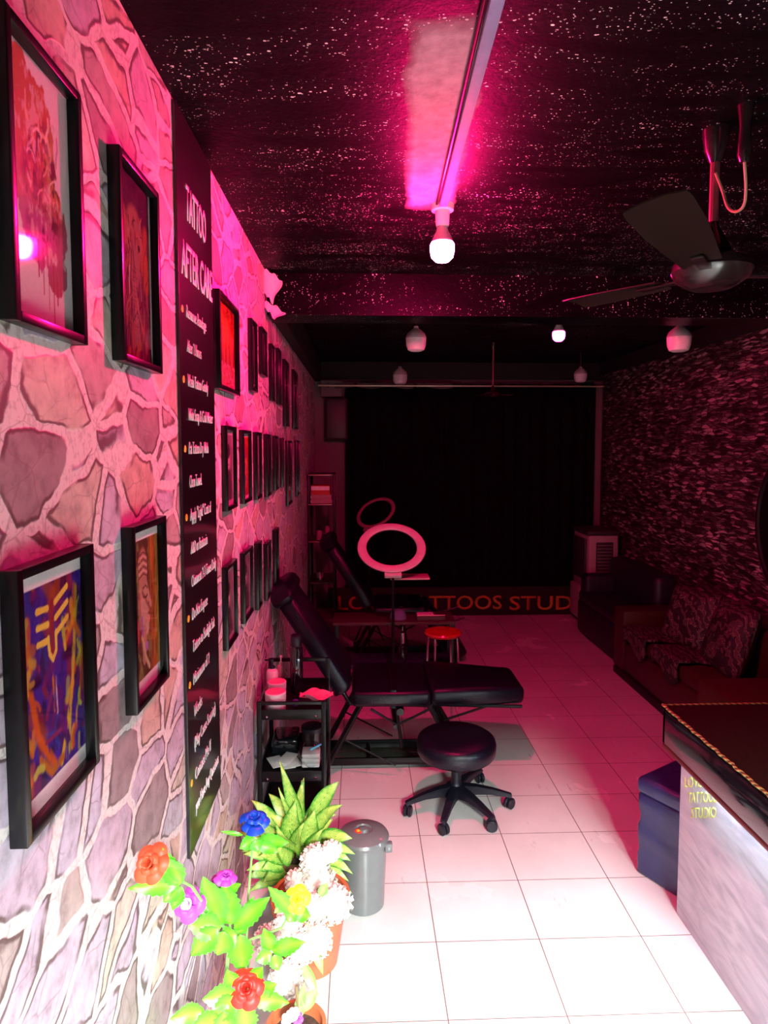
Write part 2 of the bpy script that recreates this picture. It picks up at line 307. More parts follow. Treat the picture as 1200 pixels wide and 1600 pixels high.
class MB:
    def __init__(s): s.bm = bmesh.new()
    def add(s, verts, faces, uv=None):
        vs_ = [s.bm.verts.new(v) for v in verts]; out = []
        for f in faces:
            try: out.append(s.bm.faces.new([vs_[i] for i in f]))
            except ValueError: pass
        if uv is not None:
            lay = s.bm.loops.layers.uv.get('UV') or s.bm.loops.layers.uv.new('UV')
            ix = {v: i for i, v in enumerate(vs_)}
            for f in out:
                for l in f.loops: l[lay].uv = uv[ix[l.vert]]
        return vs_
    def box(s, a, b, bev=0.0, seg=2, mat=None):
        a, b = Vector(a), Vector(b); g = bmesh.ops.create_cube(s.bm, size=1)['verts']
        for v in g:
            v.co = Vector((a.x+(v.co.x+.5)*(b.x-a.x), a.y+(v.co.y+.5)*(b.y-a.y), a.z+(v.co.z+.5)*(b.z-a.z)))
        vv = set(g)
        if bev:
            es = [e for e in s.bm.edges if e.verts[0] in vv]
            r = bmesh.ops.bevel(s.bm, geom=es, offset=bev, segments=seg, affect='EDGES', profile=.5)
            vv = set(r['verts']) | {v for v in vv if v.is_valid}
        if mat is not None:
            allv = set(); st = [next(iter(vv))]
            while st:
                v = st.pop()
                if v in allv: continue
                allv.add(v); st += [e.other_vert(v) for e in v.link_edges]
            for v in allv: v.co = mat @ v.co
        return s
    def tube(s, pts, r, n=10, closed=False, cap=True):
        pts = [Vector(p) for p in pts]; m = len(pts); rs = r if isinstance(r, (list, tuple)) else [r]*m
        rings = []; up = None
        for i, p in enumerate(pts):
            if closed: t = pts[(i+1) % m]-pts[i-1]
            else: t = pts[min(i+1, m-1)]-pts[max(i-1, 0)]
            t.normalize()
            if up is None:
                up = Vector((0, 0, 1)) if abs(t.z) < .9 else Vector((1, 0, 0))
            x = up.cross(t)
            if x.length < 1e-5: x = Vector((1, 0, 0)).cross(t)
            x.normalize(); y = t.cross(x); up = y
            rings.append([s.bm.verts.new(p + (x*math.cos(2*PI*k/n) + y*math.sin(2*PI*k/n))*rs[i]) for k in range(n)])
        for i in range(m if closed else m-1):
            a, b = rings[i], rings[(i+1) % m]
            for k in range(n): s.bm.faces.new((a[k], a[(k+1) % n], b[(k+1) % n], b[k]))
        if cap and not closed:
            s.bm.faces.new(rings[0][::-1]); s.bm.faces.new(rings[-1])
        return s
    def lathe(s, c, prof, n=28, mat=None, cap=True):
        c = Vector(c); rings = []
        for r, z in prof:
            ring = []
            for k in range(n):
                v = Vector((r*math.cos(2*PI*k/n), r*math.sin(2*PI*k/n), z))
                if mat is not None: v = mat @ v
                ring.append(s.bm.verts.new(c+v))
            rings.append(ring)
        for a, b in zip(rings, rings[1:]):
            for k in range(n): s.bm.faces.new((a[k], a[(k+1) % n], b[(k+1) % n], b[k]))
        if cap: s.bm.faces.new(rings[0][::-1]); s.bm.faces.new(rings[-1])
        return s
    def prism(s, poly, ext, y0, y1):
        """poly of (x,z) extruded along y"""
        n = len(poly); a = [s.bm.verts.new((x, y0, z)) for x, z in poly]; b = [s.bm.verts.new((x, y1, z)) for x, z in poly]
        s.bm.faces.new(a); s.bm.faces.new(b[::-1])
        for i in range(n): s.bm.faces.new((a[i], b[i], b[(i+1) % n], a[(i+1) % n]))
        if ext: bmesh.ops.bevel(s.bm, geom=s.bm.edges[:], offset=ext, segments=3, affect='EDGES', profile=.5)
        return s
    def grid(s, fn, nu, nv, uv=False):
        vs_ = [fn(i/nu, j/nv) for j in range(nv+1) for i in range(nu+1)]
        fs = [(j*(nu+1)+i, j*(nu+1)+i+1, (j+1)*(nu+1)+i+1, (j+1)*(nu+1)+i) for j in range(nv) for i in range(nu)]
        uvs = [(i/nu, j/nv) for j in range(nv+1) for i in range(nu+1)] if uv else None
        s.add(vs_, fs, uvs); return s
    def build(s, name, mat, parent=None, smooth=True, origin=None, ang=35):
        bmesh.ops.recalc_face_normals(s.bm, faces=s.bm.faces[:])
        off = rootof(parent).location.copy() if parent else Vector(origin or (0, 0, 0))
        for v in s.bm.verts: v.co -= off
        me = bpy.data.meshes.new(name); s.bm.to_mesh(me); s.bm.free()
        me.materials.append(mat)
        if smooth:
            me.shade_smooth()
            try: me.set_sharp_from_angle(angle=math.radians(ang))
            except Exception: pass
        o = bpy.data.objects.new(name, me); C.objects.link(o)
        if parent: o.parent = parent
        else: o.location = off
        return o
def copy_tree(o, loc):
    r = o.copy(); C.objects.link(r); r.location = loc
    for ch in list(o.children):
        c = ch.copy(); C.objects.link(c); c.parent = r
        for g in list(ch.children):
            d = g.copy(); C.objects.link(d); d.parent = c
    return r
def text_mesh(name, txt, mat, parent, org, ax, up, h=None, width=None, depth=.0012, bold=0.0, align='LEFT', maxw=None):
    """letters in the plane (ax, up); org = lower left corner; h = capital height; width squeezes to that width"""
    cu = bpy.data.curves.new('t', 'FONT'); cu.body = txt; cu.size = 1; cu.extrude = 0; cu.offset = bold; cu.resolution_u = 3
    ob = bpy.data.objects.new('t', cu); C.objects.link(ob)
    bpy.context.view_layer.update()
    me = bpy.data.meshes.new_from_object(ob.evaluated_get(bpy.context.evaluated_depsgraph_get()))
    C.objects.unlink(ob); bpy.data.objects.remove(ob)
    xs = [v.co.x for v in me.vertices]; x0, x1 = min(xs), max(xs)
    k = h/0.72; kx = k if width is None else width/(x1-x0)
    ax, up, org = Vector(ax), Vector(up), Vector(org); nrm = ax.cross(up)
    off = rootof(parent).location
    bm = bmesh.new(); bm.from_mesh(me)
    r = bmesh.ops.extrude_face_region(bm, geom=bm.faces[:])
    for e in r['geom']:
        if isinstance(e, bmesh.types.BMVert): e.co.z += 1.0
    for v in bm.verts:
        v.co = org + ax*((v.co.x-x0)*kx) + up*(v.co.y*k) + nrm*(v.co.z*depth) - off
    bmesh.ops.recalc_face_normals(bm, faces=bm.faces[:])
    m2 = bpy.data.meshes.new(name); bm.to_mesh(m2); bm.free(); m2.materials.append(mat)
    o = bpy.data.objects.new(name, m2); C.objects.link(o); o.parent = parent
    return o

# ------------------------------------------------------------------ the room
XL, XR, YF, YB, ZC = -0.42, 2.33, -0.6, 6.2, 2.38
def struct(name, m, mat, parent=None, smooth=False):
    o = m.build(name, mat, parent, smooth=smooth)
    if not parent: o['kind'] = 'structure'
    return o
struct('floor', MB().box((XL-.1, YF-.1, -.1), (XR+.1, YB+.1, 0)), M['floor'])
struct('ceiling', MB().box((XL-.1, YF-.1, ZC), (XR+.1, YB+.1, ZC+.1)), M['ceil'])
struct('wall_left', MB().box((XL-.1, YF, 0), (XL, YB, ZC)), M['stone'])
struct('wall_right', MB().box((XR, YF, 0), (XR+.1, YB, ZC)), M['ledge'])
struct('wall_back', MB().box((XL, YB, 0), (XR, YB+.1, ZC)), M['plaster'])
struct('wall_front', MB().box((XL, YF-.1, 1.96), (XR, YF, ZC)), M['black'])
struct('trim_1', MB().box((XL, 3.03, 2.193), (XR, 3.23, ZC)), M['beam'])            # beam across the room
struct('trim_2', MB().box((XL, 3.23, 2.2), (XL+.06, YB, ZC), .004), M['black'])       # boxed-in edge above the stone paper
struct('trim_3', MB().box((XR-.05, YF, 2.27), (XR, YB, ZC), .004), M['black'])
struct('trim_4', MB().box((2.2, YB-.09, 0), (2.29, YB, 2.2), .006), P('corner_strip', (.14, .09, .10), .6))
struct('trim_5', MB().box((XL+.06, YB-.12, 2.05), (-.16, YB, 2.2), .006), M['plaster'])
struct('trim_6', MB().box((XL, YB-.02, 2.22), (XR, YB, ZC), 0), M['black'])

# curtain across the back, with rod
cur = thing('blackout_curtain', 'long black curtain hanging in folds across the whole back wall', 'curtain', (1.05, YB-.1, 0))
def cfn(u, v):
    x = -.13+u*2.34; return Vector((x, YB-.1+.022*math.sin(x*47+.6*math.sin(x*9))+.01*math.sin(x*19), .14+v*2.03))
MB().grid(cfn, 260, 12).build('curtain_cloth', M['curtain'], cur)
MB().grid(lambda u, v: Vector((-.3+u*1.2, YB-.125+.008*math.sin(u*40), 2.165-.035*(1+.25*math.sin(u*23))*(1-v)+v*.01)), 60, 3).build('curtain_heading', P('faded_heading_cloth', (.10, .06, .07), .8), cur)
MB().tube([(-.38, YB-.135, 2.15), (2.28, YB-.135, 2.15)], .008).build('curtain_rod', M['copper'], cur)

# amber-lettered board at foot of the curtain
sg = thing('studio_banner', 'long black banner with amber studio name along the foot of the back curtain', 'banner', (1.0, YB-.16, 0))
MB().box((-.3, YB-.165, 0.0), (2.18, YB-.15, .27), .003).build('banner_panel', M['black'], sg, smooth=False)
for wd_, xa, xb in (('LOVE', 528, 612), ('TATTOOS', 626, 784), ('STUDIO', 796, 937)):
    pa, pb = at(xa, 953, YB-.167), at(xb, 953, YB-.167); text_mesh('banner_word', wd_, M['gold'], sg, pa, (1, 0, 0), (0, 0, 1), h=.135, width=pb.x-pa.x, bold=.012)
# ------------------------------------------------------------------ prints
PAT = np.random.RandomState(3)
def vnoise(U, V, f, seed):
    r = np.random.RandomState(seed); n = int(f)+3; g = r.rand(n, n)
    x, y = U*f, V*f; xi, yi = np.floor(x).astype(int), np.floor(y).astype(int); a, b = x-xi, y-yi; a = a*a*(3-2*a); b = b*b*(3-2*b)
    xi, yi = np.clip(xi, 0, n-2), np.clip(yi, 0, n-2)
    return (g[yi, xi]*(1-a)+g[yi, xi+1]*a)*(1-b)+(g[yi+1, xi]*(1-a)+g[yi+1, xi+1]*a)*b
def fbm(U, V, f, seed): return .5*vnoise(U, V, f, seed)+.3*vnoise(U, V, f*2.1, seed+1)+.2*vnoise(U, V, f*4.3, seed+2)
def sm(x, a, b): t = np.clip((x-a)/(b-a+1e-9), 0, 1); return t*t*(3-2*t)
def lay(I, m, c): return I*(1-m[..., None])+np.array(c)*m[..., None]
def seg(U, V, pts, w, soft=.35, asp=1.35):
    d = np.full(U.shape, 9.)
    for (x0, y0), (x1, y1) in zip(pts, pts[1:]):
        dx, dy = x1-x0, (y1-y0)*asp; px, py = U-x0, (V-y0)*asp
        t = np.clip((px*dx+py*dy)/(dx*dx+dy*dy+1e-9), 0, 1); d = np.minimum(d, np.hypot(px-t*dx, py-t*dy))
    return 1-sm(d, w*(1-soft), w)
def ell(U, V, cx, cy, rx, ry, soft=.15):
    return 1-sm(np.hypot((U-cx)/rx, (V-cy)/ry), 1-soft, 1+soft)
def strokes(I, U, V, seed, n, pal, w, ln, box=(0, 0, 1, 1), ang=None, cur=.5):
    rd = np.random.RandomState(seed)
    for k in range(n):
        x, y = box[0]+rd.rand()*(box[2]-box[0]), box[1]+rd.rand()*(box[3]-box[1]); a = (ang if ang is not None else rd.rand()*6.28)+rd.randn()*.35
        pts = [(x, y)]
        for q in range(3): a += rd.randn()*cur; pts.append((pts[-1][0]+math.cos(a)*ln/3, pts[-1][1]+math.sin(a)*ln/3*.75))
        c = np.array(pal[rd.randint(len(pal))])*(.7+.6*rd.rand()); I = lay(I, seg(U, V, pts, w*(.5+rd.rand()), .6)*(.45+.5*rd.rand()), np.clip(c, 0, 1))
    return I
def art_watercolour(U, V):   # abstract lion-like blot in washes, with drips
    I = np.ones(U.shape+(3,))*np.array([.86, .80, .80]); n = fbm(U, V, 7, 11); n2 = fbm(U, V, 14, 31)
    e = n*.5+n2*.25
    shape = np.maximum(ell(U, V, .42, .66, .34, .30, .3), ell(U, V, .56, .40, .36, .2, .3)); shape = np.maximum(shape, ell(U, V, .25, .86, .18, .13, .3)); shape = np.maximum(shape, ell(U, V, .75, .22, .18, .09, .3))
    m = sm(shape+(e-.375)*2.2, .5, .62)
    top = sm(V+n*.2, .5, .72)
    I = lay(I, m, (.48, .12, .18)); I = lay(I, m*top, (.56, .13, .05)); I = lay(I, m*ell(U, V, .78, .66, .16, .14, .4), (.50, .30, .06)); I = lay(I, m*ell(U, V, .42, .33, .3, .12, .6), (.62, .1, .34))
    I = lay(I, m*sm(n2, .5, .66)*ell(U, V, .55, .55, .3, .25, .3)*.95, (.10, .015, .03)); I = lay(I, m*sm(1-n2, .58, .7)*.6, (.9, .6, .55))
    I = strokes(I, U, V, 1, 26, [(.08, .01, .03), (.2, .03, .04), (.3, .05, .05)], .013, .16, (.35, .42, .8, .72), 1.9)
    I = strokes(I, U, V, 2, 14, [(.85, .6, .5), (.8, .5, .3)], .012, .14, (.3, .45, .7, .8), 1.6)
    for x, a, b in ((.52, .12, .3), (.6, .07, .28), (.68, .02, .25), (.74, .1, .2), (.45, .18, .32), (.8, .14, .25)):
        I = lay(I, seg(U, V, [(x, a), (x, b)], .009), (.5, .04, .12))
    return I
def art_elephant(U, V):
    n = fbm(U, V, 10, 5); n2 = vnoise(U*1., V*.35, 30, 8)
    I = np.ones(U.shape+(3,))*np.array([.10, .02, .07])
    I = lay(I, sm(n, .4, .7)*.5, (.2, .03, .12))
    I = lay(I, ell(U, V, .48, .3, .42, .45, .12), (.20, .05, .08))
    I = lay(I, ell(U, V, .16, .64, .17, .2), (.62, .2, .07)); I = lay(I, ell(U, V, .84, .6, .17, .19), (.55, .14, .06))
    I = lay(I, ell(U, V, .5, .68, .24, .17), (.55, .25, .17)); I = lay(I, ell(U, V, .5, .56, .17, .16), (.5, .2, .16))
    I = lay(I, seg(U, V, [(.5, .6), (.5, .36), (.52, .22), (.55, .14)], .09, .3), (.46, .22, .2))
    for k in range(14): I = lay(I, seg(U, V, [(.42, .52-k*.027), (.58, .515-k*.027)], .005)*.6, (.15, .04, .05))
    I = lay(I, seg(U, V, [(.36, .5), (.34, .36)], .02), (.8, .6, .5)); I = lay(I, seg(U, V, [(.66, .5), (.68, .36)], .02), (.8, .6, .5))
    I = lay(I, ell(U, V, .36, .64, .03, .02), (.02, 0, .01)); I = lay(I, ell(U, V, .64, .64, .03, .02), (.02, 0, .01))
    I = lay(I, sm(n2, .6, .8)*sm(.45-V, 0, .2)*.8, (.5, .12, .1)); I = lay(I, sm(1-n2, .62, .8)*.6, (.07, .01, .08)); I = lay(I, sm(n, .58, .7)*sm(.3-V, 0, .3), (.55, .22, .07))
    I = strokes(I, U, V, 12, 60, [(.5, .12, .05), (.12, .01, .06), (.6, .3, .2), (.05, 0, .03)], .012, .28, (.05, 0, .95, .5), 1.57, .25)
    I = strokes(I, U, V, 13, 16, [(.08, .01, .02), (.7, .35, .25)], .009, .12, (.3, .55, .7, .8), 1.2)
    I = I*.62
    I = lay(I, (U < .04)*1., (.7, .6, .6)); I = lay(I, (U > .95)*1., (.7, .6, .6))
    return I
def mats(I, V, lo=.07, hi=.93, c=(.86, .82, .82)):
    return lay(I, ((V < lo) | (V > hi))*1., c)
def art_face(U, V):
    n = fbm(U, V, 8, 21); n2 = fbm(U, V*.5, 16, 41)
    I = np.ones(U.shape+(3,))*np.array([.035, .01, .16]); I = lay(I, sm(n, .42, .62), (.06, .02, .30)); I = lay(I, sm(1-n, .5, .66), (.14, .01, .13)); I = lay(I, sm(n2, .55, .7)*.8, (.02, .005, .05))
    I = strokes(I, U, V, 7, 70, [(.05, .02, .32), (.12, .01, .16), (.02, .01, .05), (.22, .02, .05), (.35, .07, .01), (.03, .05, .3)], .05, .22, (0, 0, 1, 1), 1.7)
    for pts, w, c in (([(.08, .62), (.2, .5), (.28, .3), (.5, .12)], .05, (.55, .1, .01)), ([(.06, .66), (.3, .58)], .045, (.4, .05, .01)), ([(.9, .85), (.85, .55), (.78, .35), (.6, .1)], .035, (.6, .38, .02)),
                      ([(.7, .62), (.85, .7), (.95, .62)], .04, (.5, .12, .02)), ([(.5, .58), (.52, .36)], .018, (.55, .25, .02)), ([(.55, .5), (.56, .34)], .015, (.6, .4, .55)), ([(.95, .5), (.93, .3)], .02, (.5, .1, .02)), ([(.3, .2), (.45, .1), (.62, .12)], .04, (.45, .14, .01)), ([(.75, .3), (.7, .1)], .045, (.5, .45, .03))):
        I = lay(I, seg(U, V, pts, w, .7)*sm(n2+n*.3, .42, .6), c)
    I = lay(I, ell(U, V, .26, .54, .1, .03, .5), (.03, .0, .05)); I = lay(I, ell(U, V, .76, .57, .1, .03, .5), (.03, .0, .05)); I = lay(I, seg(U, V, [(.38, .25), (.6, .25)], .02, .6), (.25, .02, .1))
    I = strokes(I, U, V, 9, 20, [(.55, .16, .01), (.6, .4, .03), (.45, .08, .01), (.5, .5, .05)], .034, .12, (.05, .05, .32, .75), 2.0)
    I = strokes(I, U, V, 10, 20, [(.55, .3, .01), (.6, .45, .03), (.45, .08, .01), (.45, .5, .05)], .03, .12, (.66, .05, .98, .85), 1.4)
    Y = (.80, .62, .08)
    for y in (.84, .77, .70): I = lay(I, seg(U, V, [(.31, y-.015), (.46, y-.02)], .022, .25), Y); I = lay(I, seg(U, V, [(.57, y-.01), (.76, y+.035)], .022, .25), Y)
    I = lay(I, seg(U, V, [(.46, .69), (.47, .62), (.52, .585), (.57, .62), (.575, .7)], .02, .25), Y); I = lay(I, seg(U, V, [(.52, .84), (.52, .63)], .026, .3), (.28, .02, .03))
    return mats(I, V, .07, .925)
def art_profile(U, V):   # serene carved profile face with a tall headdress, facing right
    n = fbm(U, V, 9, 61); n2 = fbm(U*1.2, V*.25, 20, 71)
    I = np.ones(U.shape+(3,))*np.array([.10, .04, .02]); right = sm(U, .62, .78)
    I = lay(I, right, (.42, .13, .02)); I = lay(I, right*sm(n2, .45, .7), (.16, .05, .02)); I = lay(I, sm(U, .86, .95)*.7, (.6, .3, .06))
    I = lay(I, ell(U, V, .13, .72, .16, .2)*sm(n, .35, .5), (.42, .38, .06)); I = lay(I, sm(n, .55, .65)*(1-right), (.2, .18, .05))
    sk = (.52, .30, .22)
    I = lay(I, ell(U, V, .47, .55, .17, .16), sk); I = lay(I, ell(U, V, .46, .75, .15, .13), (.45, .22, .16)); 
    for k in range(7): I = lay(I, seg(U, V, [(.33, .70+k*.022), (.48, .72+k*.022), (.6, .695+k*.022)], .008), (.75, .5, .4) if k % 2 else (.12, .04, .04))
    I = lay(I, seg(U, V, [(.62, .6), (.71, .5), (.62, .485)], .03, .3), sk); I = lay(I, ell(U, V, .62, .42, .06, .03), (.6, .25, .2)); I = lay(I, ell(U, V, .56, .37, .07, .04), sk)
    I = lay(I, seg(U, V, [(.46, .58), (.54, .565), (.6, .575)], .012), (.06, .02, .02)); I = lay(I, seg(U, V, [(.45, .63), (.55, .64), (.61, .615)], .009), (.1, .03, .03))
    I = lay(I, seg(U, V, [(.34, .6), (.36, .4)], .03), (.35, .14, .1)); I = lay(I, seg(U, V, [(.48, .36), (.46, .2)], .07, .3), (.4, .2, .14))
    I = lay(I, seg(U, V, [(.4, .34), (.5, .2), (.62, .12)], .03), (.5, .4, .2)); I = lay(I, ell(U, V, .2, .38, .11, .1)*sm(n, .3, .45), (.6, .05, .12)); I = lay(I, ell(U, V, .55, .26, .05, .03), (.35, .12, .4)); I = lay(I, seg(U, V, [(.4, .45), (.42, .35)], .03), (.3, .12, .4))
    I = strokes(I, U, V, 15, 30, [(.4, .12, .01), (.2, .06, .02), (.55, .25, .04)], .02, .4, (.74, .1, 1, .9), 1.57, .1)
    I = strokes(I, U, V, 16, 30, [(.1, .04, .03), (.35, .3, .06), (.3, .12, .08)], .012, .15, (0, .1, .36, .9))
    return mats(I, V, .08, .93)
def art_forest(U, V):
    n = fbm(U, V, 9, 91); n2 = fbm(U, V, 30, 95); I = np.ones(U.shape+(3,))*np.array([.30, .03, .01])
    I = lay(I, ell(U, V, .5, .72, .45, .3, .6), (.75, .16, .02)); I = lay(I, ell(U, V, .5, .72, .2, .16, .7), (.95, .42, .06)); I = lay(I, sm(n, .5, .62)*sm(V, .55, .9)*.7, (.16, .01, .0))
    r = np.random.RandomState(4)
    for k in range(13):
        x = .06+k*.072+r.rand()*.03; I = lay(I, seg(U, V, [(x, .3), (x+.02*r.randn(), .52+r.rand()*.22)], .016), (.85, .42, .32) if k % 3 else (.15, .01, 0))
    I = lay(I, sm(.32-V, 0, .05), (.55, .14, .10)); I = lay(I, sm(.32-V, 0, .05)*sm(n2, .5, .6), (.85, .6, .55)); return I*.55
def art_vivid(U, V):
    n = fbm(U, V, 7, 111); I = np.ones(U.shape+(3,))*np.array([.35, .02, .04]); I = lay(I, ell(U, V, .35, .4, .3, .3, .5), (.1, .03, .4)); I = lay(I, sm(n, .5, .65), (.5, .08, .02)); I = lay(I, ell(U, V, .75, .5, .15, .4, .5)*sm(n, .4, .6), (.55, .35, .05)); return mats(I, V, .04, .95)
def art_portrait(seed, dark):
    def f(U, V):
        n = fbm(U, V, 7, seed); r = np.random.RandomState(seed); bg = np.array([.16, .13, .14])*(1.6 if not dark else .5)
        I = np.ones(U.shape+(3,))*bg; I = lay(I, sm(n, .45, .65)*.6, bg*.35)
        cx = .4+.2*r.rand(); cy = .55+.15*r.rand()
        I = lay(I, ell(U, V, cx, cy-.42, .34, .3), bg*.3); I = lay(I, ell(U, V, cx, cy, .17, .15), np.array([.42, .34, .33])*(1.3 if not dark else .5)); I = lay(I, ell(U, V, cx, cy+.1, .2, .09), bg*.2)
        I = lay(I, ell(U, V, cx-.06, cy+.01, .03, .012), (.02, .02, .02)); I = lay(I, ell(U, V, cx+.06, cy+.01, .03, .012), (.02, .02, .02)); I = lay(I, seg(U, V, [(cx-.05, cy-.08), (cx+.05, cy-.08)], .012), (.08, .03, .03))
        I = lay(I, (U < .07)*1.+(U > .93)*1., (.5, .45, .46) if not dark else (.14, .11, .12)); return mats(I, V, .06, .94, (.55, .5, .5) if not dark else (.16, .13, .14))
    return f

def picture(name, label, loc4, fn, res, fw=.013, dp=.022, group=None, cat='picture'):
    xl, ytl, ybl, xr, ytr, ybr = loc4
    a = onx(xl, ytl, XL); b = onx(xl, ybl, XL); c = onx(xr, ytr, XL+dp); d = onx(xr, ybr, XL+dp)
    y0, y1 = (a.y+b.y)/2, (c.y+d.y)/2; z1, z0 = (a.z+c.z)/2, (b.z+d.z)/2
    t = thing(name, label, cat, (XL, (y0+y1)/2, z0), group); X0, X1 = XL, XL+dp
    f = MB(); f.box((X0, y0, z0), (X1, y0+fw, z1), .0015); f.box((X0, y1-fw, z0), (X1, y1, z1), .0015); f.box((X0, y0+fw, z0), (X1, y1-fw, z0+fw), .0015); f.box((X0, y0+fw, z1-fw), (X1, y1-fw, z1), .0015)
    f.build('frame', M['frame'], t)
    nu, nv = res; Uu, Vv = np.meshgrid(np.linspace(0, 1, nu+1), np.linspace(0, 1, nv+1)); I = np.clip(fn(Uu, Vv), 0, 1)
    m = MB(); m.grid(lambda u, v: Vector((X0+.006, y0+fw+u*(y1-y0-2*fw), z0+fw+v*(z1-z0-2*fw))), nu, nv)
    vsn = I.reshape(-1, 3)
    o = m.build('print', M['print'], t, smooth=False)
    at_ = o.data.color_attributes.new('Col', 'FLOAT_COLOR', 'POINT'); arr = np.ones((len(vsn), 4), dtype=np.float32); arr[:, :3] = vsn; at_.data.foreach_set('color', arr.ravel())
    MB().box((X0+.011, y0+fw, z0+fw), (X0+.0125, y1-fw, z1-fw)).build('glass_pane', M['glaze'], t, smooth=False)
    return t
picture('framed_print', 'large framed watercolour print of red and orange paint washes with drips, top left', (-14, 4, 492, 133, 160, 541), art_watercolour, (110, 150))
picture('framed_print', 'black framed elephant print on dark purple ground, just left of the black text board', (170, 228, 556, 252, 308, 588), art_elephant, (90, 130))
picture('framed_print', 'black framed blue and purple face painting with yellow forehead stripes', (6, 890, 1332, 152, 847, 1200), art_face, (120, 160))
picture('framed_print', 'black framed print of a carved profile face beside orange drips, low beside the text board', (192, 824, 1124, 263, 803, 1060), art_profile, (100, 140))
picture('framed_print', 'framed glowing orange forest print just right of the text board', (332, 446, 604, 375, 491, 620), art_forest, (70, 100))
UP = 'black framed pictures of the upper row'; MID = 'black framed pictures of the middle row'; LOW = 'black framed pictures of the bottom row'
rows = [
 ((387, 495, 608, 403, 509, 615), 'upper-row dark picture next right of the orange forest print', UP, True), ((403.5, 508, 582, 418, 522, 592), 'short upper-row dark picture, second right of the orange forest print', UP, True),
 ((419.5, 536, 624, 430, 543, 629), 'upper-row dark picture, third right of the orange forest print', UP, True), ((430.5, 543, 629, 440.5, 550, 635), 'upper-row dark picture, fourth right of the orange forest print', UP, True),
 ((441, 561, 662, 452.5, 569, 670), 'tall upper-row dark picture, last but one before the back of the room', UP, True), ((455.5, 577, 668, 466, 584, 672), 'upper-row dark picture farthest from the camera', UP, True),
 ((346, 664, 801, 371, 668, 791), 'middle-row picture with pale mat nearest the text board', MID, False), ((373.5, 671, 790, 394, 674, 780), 'middle-row picture in vivid red and blue, second from the text board', MID, None),
 ((395, 674, 783, 410, 677, 776), 'middle-row picture, third from the text board', MID, False), ((411.5, 677, 780, 424.5, 680, 771), 'middle-row picture, fourth from the text board', MID, True),
 ((425, 679, 770, 436, 683, 762), 'middle-row picture, fifth from the text board', MID, True), ((436.5, 683, 762, 444.5, 686, 760), 'short middle-row picture, sixth from the text board', MID, True),
 ((445.5, 687, 791, 457, 690, 786), 'low-hanging middle-row picture, seventh from the text board', MID, True), ((460, 687, 776, 469, 689, 773), 'middle-row picture farthest from the camera', MID, True),
 ((347, 885, 1019, 372, 872, 995), 'bottom-row picture in grey tones nearest the text board', LOW, False), ((375, 863, 978, 396.5, 852, 954), 'bottom-row picture, second from the text board', LOW, False),
 ((397, 850, 958, 410, 842, 942), 'bottom-row picture, third from the text board', LOW, True), ((411.5, 850, 944, 424.5, 842, 925), 'bottom-row picture, fourth from the text board', LOW, False),
 ((425.5, 829, 917, 436.5, 822, 908), 'bottom-row picture hung higher, nearest the treatment chair head', LOW, True)]
for i, (q, lab, g, dk) in enumerate(rows):
    picture('framed_picture', lab, q, art_vivid if dk is None else art_portrait(200+i, dk), (36, 54), fw=.012, dp=.018, group=g)

# ------------------------------------------------------------------ text board
y0, y1, zb = 1.535, 1.885, .60
bd = thing('text_board', 'tall narrow black tattoo aftercare board with white lettering on stone wall', 'sign', (XL, (y0+y1)/2, zb))
MB().box((XL, y0, zb), (XL+.008, y1, ZC-.005), .001).build('panel', M['board'], bd, smooth=False)
XT = XL+.0081
AX, UPV = (0, 1, 0), (0, 0, 1)
text_mesh('heading_lettering', 'TATTOO', M['white'], bd, (XT, y0+.075, 2.14), AX, UPV, h=.085, width=.2, bold=.008)
text_mesh('heading_lettering', 'AFTER CARE', M['white'], bd, (XT, y0+.025, 2.0), AX, UPV, h=.085, width=.315, bold=.008)
lines = [(1, 'Remove Bandage', .2), (0, 'After 2 Hours', .14), (1, 'Wash Tattoo Gently', .21), (0, 'With Soap & Cold Water', .26), (1, 'Pat Tattoo Dry With', .2), (0, 'Clean Towel.', .12), (1, 'Apply "Light" Coat of', .22), (0, 'A&D or Bacitracin', .17),
         (0, 'Ointment 2-3 Times Daily', .27), (1, 'Do Not Expose', .16), (0, 'Tattoo to Sunlight Salt', .24), (1, 'Minimum of 2', .17), (0, 'Weeks', .08), (0, '(May Cause Scarring)', .23), (1, 'Contact Me If', .17), (0, 'you Have Any Questions', .26)]
for i, (bl, s, wd) in enumerate(lines):
    z = 1.905-.0815*i
    text_mesh('lettering', s, M['white'], bd, (XT, y0+.06, z), AX, UPV, h=.032, width=wd, bold=-.012)
    if bl: MB().lathe((XT, y0+.025, z+.013), [(.0085, 0), (.0085, .001)], 14, Matrix.Rotation(PI/2, 3, 'Y')).build('bullet', M['yellow'], bd)

# peeling wallpaper flaps by the beam
for (z, w_, h_, lab) in ((2.375, .085, .11, 'torn flap of stone wallpaper curling off the wall top beside beam'), (2.235, .10, .035, 'pale loose wallpaper corner sticking out just below the first flap')):
    p = Vector((XL+.001, 2.955, z))
    def fl(u, v, p=p, w_=w_, h_=h_): return p + Vector((w_*u*(1-.55*v)*(.9+.1*math.sin(v*7)), .03*math.sin(u*2.2+v)-.05*(1-u)*v, -h_*v-.05*u*u+.006*math.sin(u*14)))
    o = MB().grid(fl, 10, 8).build('wallpaper_flap', M['peel'], origin=p); tag(o, lab, 'wallpaper')

